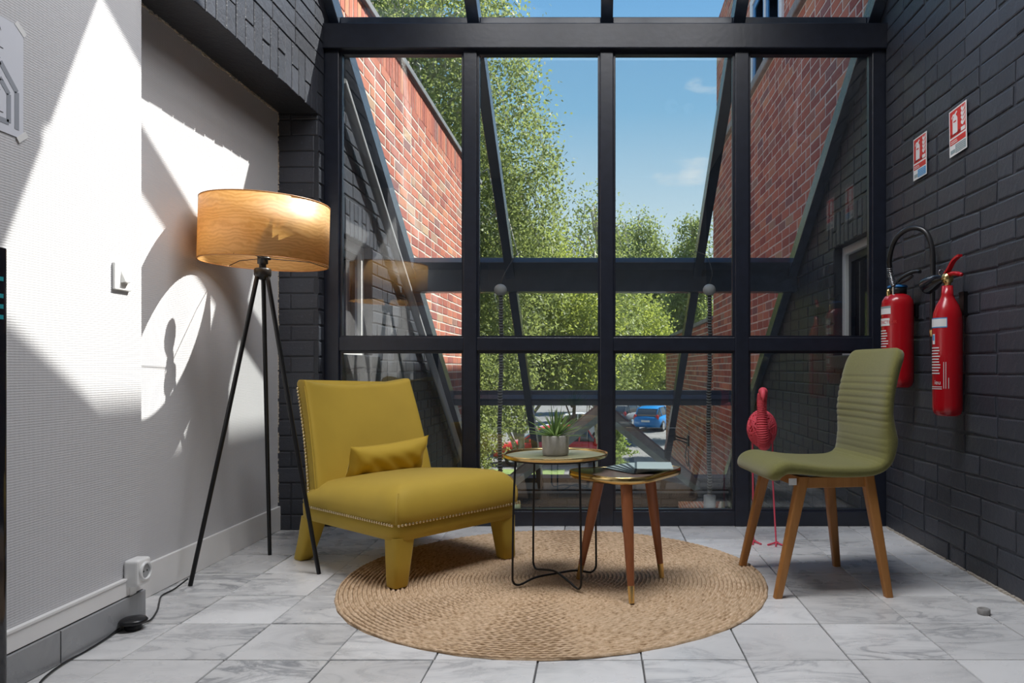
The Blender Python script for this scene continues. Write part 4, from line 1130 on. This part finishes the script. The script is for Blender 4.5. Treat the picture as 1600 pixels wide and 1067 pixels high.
# ================================================================== outside: trees, cars, wall lamp
GZ = -2.9
def rand_dir(): 
    v = Vector((random.gauss(0,1), random.gauss(0,1), random.gauss(0,1))); return v.normalized()
def tree(name, x, y, crown_c, rad, n, size, mat, bark, lab, strands=60, droop=1.2, hgt=None, cat='tree', stems=1, dens=.5, zmin=-2.8):
    o = empty(name, (x, y, GZ), label=lab, cat=cat, group='trees beyond the glazing')
    top = (hgt if hgt else crown_c+rad[2]) - GZ
    tm = MB()
    for s_ in range(stems):
        ox = (s_-(stems-1)/2)*.5
        tm.tube(smooth_path([(ox,0,0),(ox+.1,.05,top*.3),(ox*1.2-.05,.0,top*.6),(ox*1.3+.05,.05,top*.92)], 5), [.11-.095*i/15 for i in range(16)], 8)
    tk = tm.build('trunk', bark, o)
    bm_ = MB(); cz = crown_c-GZ; per = max(4, n//strands); P = []
    for s_ in range(strands):
        d = rand_dir(); r = random.random()**.38
        e = Vector((d.x*rad[0]*r, d.y*rad[1]*r, d.z*rad[2]*r+cz))
        base = Vector((0, 0, max(.6, e.z-1.0-.35*abs(e.x))))
        if s_ % 5 == 0:
            mid = base.lerp(e, .55)+Vector((0,0,.35)); bm_.tube([base, mid, e, e+Vector((d.x*.3, d.y*.3, -droop*.6))], [.05,.03,.016,.005], 5)
        L = droop*random.uniform(.5, 1.3); sw = np.array((d.x*.35+random.gauss(0,.1), d.y*.35+random.gauss(0,.1), 0))
        t = RNG.random(per)[:, None]; w = dens*(1-.55*t)
        P.append(np.array(e)+sw*t+RNG.normal(size=(per, 3))*w*np.array((1, 1, .8))-np.array((0, 0, L))*t)
    P = np.concatenate(P); zq = zmin-GZ; P[:, 2] = zq+np.abs(P[:, 2]-zq); k = len(P)
    a = RNG.normal(size=(k, 3)); a /= np.linalg.norm(a, axis=1)[:, None]
    b = RNG.normal(size=(k, 3)); b -= a*(a*b).sum(1)[:, None]; b /= np.linalg.norm(b, axis=1)[:, None]; c = np.cross(a, b)
    l = size*RNG.uniform(.7, 1.3, (k, 1)); w = size*RNG.uniform(.4, .62, (k, 1))
    V = np.stack([P-b*l*.5, P+c*w*.5-b*.05*l, P+b*l*.55, P-c*w*.5-b*.05*l], 1).reshape(-1, 3)
    if bm_.v: bm_.build('branches', bark, o)
    me = bpy.data.meshes.new('foliage'); me.vertices.add(4*k); me.loops.add(4*k); me.polygons.add(k)
    me.vertices.foreach_set('co', V.astype(np.float32).ravel()); me.loops.foreach_set('vertex_index', np.arange(4*k, dtype=np.int32))
    me.polygons.foreach_set('loop_start', np.arange(0, 4*k, 4, dtype=np.int32)); me.update(calc_edges=True); me.validate(); me.materials.append(mat)
    fo = link('foliage', me, o); fo['kind'] = 'stuff'
    return o
BB, DB = M['birch_bark'], M['dark_bark']
tree('birch_tree', -3.35, 12.4, 3.9, (2.6, 1.7, 5.2), 190000, .070, M['birch_leaf'], BB, 'tall weeping birch rising above the left brick wall', 900, 1.4, dens=.22, zmin=-.2)
tree('birch_tree', -1.9, 17.3, 2.3, (2.2, 1.4, 2.4), 60000, .095, M['bright_leaf'], BB, 'leafy green birch left of the central mullion', 420, 1.2, dens=.28, zmin=.05)
tree('birch_tree', .0, 21.0, 3.0, (1.1, 1.0, 3.4), 16000, .10, M['birch_leaf'], BB, 'feathery thin birch just left of the central mullion', 260, 1.6, dens=.22, zmin=.0)
tree('birch_tree', 2.9, 53.0, 6.2, (2.4, 1.8, 6.2), 34000, .24, M['birch_leaf'], BB, 'rounded birch just right of the central mullion', 280, 1.4, dens=.55, zmin=-.9)
tree('birch_tree', 4.05, 31.5, 3.4, (.9, .9, 4.2), 22000, .14, M['birch_leaf'], BB, 'conical young birch against the sky beside the red wall', 220, .7, dens=.27, zmin=-.5)
tree('leafy_tree', .45, 25.0, 2.0, (2.0, 1.2, 2.1), 26000, .12, M['bright_leaf'], BB, 'yellow green tree low behind the two central panes', 240, .8, dens=.30, stems=1, zmin=-.2)
tree('leafy_tree', 4.6, 39.0, 2.2, (2.4, 1.3, 2.8), 24000, .18, M['bright_leaf'], BB, 'low yellow green tree under the conical birch', 200, .9, dens=.40, stems=2, zmin=-.8)
tree('leafy_tree', -1.2, 34.5, 2.3, (2.2, 1.3, 3.0), 26000, .17, M['dark_leaf'], DB, 'dark green tree behind the feathery birch', 200, .9, dens=.40, zmin=-.7)
tree('leafy_tree', -7.0, 31.0, 2.8, (2.8, 1.6, 4.0), 26000, .19, M['birch_leaf'], DB, 'broad green tree at the back of the car park', 200, 1.0, dens=.46, zmin=-.8)
tree('leafy_tree', 1.0, 62.0, 2.0, (5.0, 2.0, 4.6), 26000, .28, M['dark_leaf'], DB, 'dark distant tree at the far end of the car park', 200, 1.0, dens=.75, stems=3)
tree('leafy_tree', 13.0, 70.0, 2.0, (4.6, 2.0, 4.6), 18000, .30, M['dark_leaf'], DB, 'dark distant tree behind the blue hatchback', 160, 1.0, dens=.75, stems=2)
tree('leafy_tree', -13.5, 24.0, 4.0, (3.6, 2.2, 6.0), 24000, .22, M['birch_leaf'], DB, 'tall tree far left behind the brick wall', 200, 1.2, dens=.50)
tree('shrub', -2.02, 10.4, .5, (.36, .40, 1.35), 30000, .05, M['birch_leaf'], DB, 'leafy shrub beside the left red wall behind the armchair', 240, .5, hgt=.5, cat='shrub', dens=.13, zmin=-.75)
tree('shrub', .85, 12.3, -2.45, (.15, .5, .35), 2500, .06, M['grass_leaf'], DB, 'low plant at the foot of the right red wall', 50, .1, hgt=-2.2, cat='shrub', dens=.07)
tree('hedge', .44, 17.6, -1.55, (.05, 1.0, 1.15), 8000, .07, M['grass_leaf'], DB, 'narrow clipped hedge beside the driveway', 120, .15, hgt=-.8, cat='hedge', dens=.05)
# ---------------------------------------------------------------- cars
def car(x, y, rz, paint, lab, hatch=True):
    o = empty('car', (x, y, GZ), R(rz), label=lab, cat='car', group='cars parked outside')
    # local +x = front; stations: (x, half width, z bottom, z shoulder)
    sec = [(-2.02,.60,.42,.70),(-1.98,.74,.30,.86),(-1.6,.84,.24,.93),(-.9,.87,.20,.93),(.1,.87,.20,.92),(.9,.86,.20,.90),(1.35,.84,.24,.83),(1.8,.76,.28,.72),(2.02,.58,.36,.60)]
    rs = []
    for px, hw, zb, zt in sec:
        rs.append([(px,-hw*.9,zb),(px,-hw,zb+(zt-zb)*.3),(px,-hw*.99,zb+(zt-zb)*.7),(px,-hw*.90,zt),(px,0,zt+.035),(px,hw*.90,zt),(px,hw*.99,zb+(zt-zb)*.7),(px,hw,zb+(zt-zb)*.3),(px,hw*.9,zb)])
    bd = MB().rings(rs, True, True).build('body', paint, o)
    cab = [(-1.88,.60,.92,1.02),(-1.62,.66,.92,1.34),(-1.15,.64,.92,1.45),(-.2,.64,.92,1.47),(.35,.64,.92,1.38),(.78,.66,.90,1.12),(1.08,.66,.88,.91)]
    rs = [[(px,-.78,zb),(px,-(.78+hw)/2,(zb+zt)/2),(px,-hw,zt-.04),(px,-hw*.85,zt),(px,hw*.85,zt),(px,hw,zt-.04),(px,(.78+hw)/2,(zb+zt)/2),(px,.78,zb)] for px, hw, zb, zt in cab]
    MB().rings(rs, True, True).build('cabin_glass', M['car_glass'], o)
    rf = [[(px,-hw*1.0,zt-.035),(px,-hw*.84,zt+.012),(px,hw*.84,zt+.012),(px,hw*1.0,zt-.035)] for px, hw, zb, zt in cab[1:5]]
    MB().rings(rf, True, True).build('roof', paint, o)
    m = MB()
    for s in (-1, 1):
        for (a, b) in (((.98,.70*s,.90),(.34,.63*s,1.37)), ((-.25,.77*s,.92),(-.25,.635*s,1.45)), ((-1.25,.77*s,.92),(-1.35,.635*s,1.42)), ((-1.86,.62*s,.93),(-1.60,.63*s,1.36))):
            m.tube([a, b], .035, 6)
    m.build('pillars', paint, o)
    for px in (-1.28, 1.27):
        for s in (-1, 1):
            w = MB(); w.lathe([(.0,-.10),(.24,-.10),(.31,-.09),(.325,-.06),(.325,.06),(.31,.09),(.24,.10),(.0,.10)], n=24, cap=False)
            wh = w.build('wheel', M['tyre'], o, loc=(px, s*.80, .325), rot=(R(90), 0, 0))
            h = MB(); h.lathe([(.0,-.108),(.2,-.108),(.21,-.10),(.21,.10),(.2,.108),(.0,.108)], n=16, cap=False); h.build('hubcap', M['chrome'], wh)
    for s in (-1, 1):
        MB().sphere((1.84, s*.60, .68), .15, 12, 8, (1, .9, .5)).build('headlight', M['headlight'], o)
        MB().sphere((-1.90, s*.68, .86), .14, 12, 8, (.6, .8, 1.2)).build('tail_light', M['tail_light'], o)
        MB().sphere((.62, s*.93, .98), .10, 10, 6, (.6, 1, .7)).build('mirror', paint, o)
    box('number_plate', M['sticker_white'], o, -2.045, -2.02, -.26, .26, .58, .69)
    box('front_bumper', M['black_plastic'], o, 1.90, 2.04, -.5, .5, .34, .44, .02)
    return o
car(-2.05, 29.0, 186, M['car_red'], 'red car with its nose to the left, seen behind the tray table')
car(-1.3, 37.5, 184, M['car_white'], 'white car parked behind the red car')
car(3.55, 45.0, 68, M['car_blue'], 'blue hatchback seen from behind on the driveway')
car(2.05, 48.0, 60, M['car_grey'], 'dark grey car parked beside the blue hatchback')
# ---------------------------------------------------------------- flood light on the right red garden wall
fx = empty('wall_floodlight', (XVR, 12.6, -.40), label='small black floodlight on a bracket on the right red wall', cat='floodlight')
box('back_plate', M['black_metal'], fx, -.03, 0, -.10, .10, -.08, .10, .008)
MB().tube([(-.02, 0, .02), (-.16, -.02, .06), (-.26, -.03, .10)], .014, 8).build('arm', M['black_metal'], fx)
MB().tube([(-.02, 0, -.04), (-.12, -.02, .0), (-.26, -.03, .05)], .012, 8).build('arm', M['black_metal'], fx)
box('lamp_head', M['black_plastic'], fx, -.36, -.24, -.16, .10, .02, .17, .015)
m = MB(); m.tube(smooth_path([(-.03,.02,-.06),(-.06,.0,-.25),(-.03,-.12,-.42),(-.02,-.10,-.15),(-.03,-.2,-.30),(-.015,-.28,-.45)], 6), .008, 6); m.build('loose_cable', M['cable_dark'], fx)
# ---------------------------------------------------------------- neighbouring house glimpsed above the left wall
hs_ = empty('neighbour_house', (-5.9, 16.2, GZ), label='brown house gable glimpsed at the top left through the roof glazing', cat='house')
box('wall', M['render_brown'], hs_, -4.0, .75, 0, 4.0, 0, 13.0)
for z in (9.6, 11.0):
    wd = box('window', M['white_paint'], hs_, -.35, .15, -.05, .02, z, z+1.0, .02)
    box('pane', M['car_glass'], wd, -.29, -.12, -.06, -.03, z+.08, z+.92); box('pane', M['car_glass'], wd, -.08, .09, -.06, -.03, z+.08, z+.92)
m = MB(); m.add([(-4.3,-.3,12.9),(1.05,-.3,12.9),(1.05,4.3,12.9),(-4.3,4.3,12.9),(-1.6,-.3,15.0),(-1.6,4.3,15.0)], [(0,1,4),(3,5,2),(0,4,5,3),(1,2,5,4),(0,3,2,1)]); m.build('roof', M['stone_coping'], hs_)
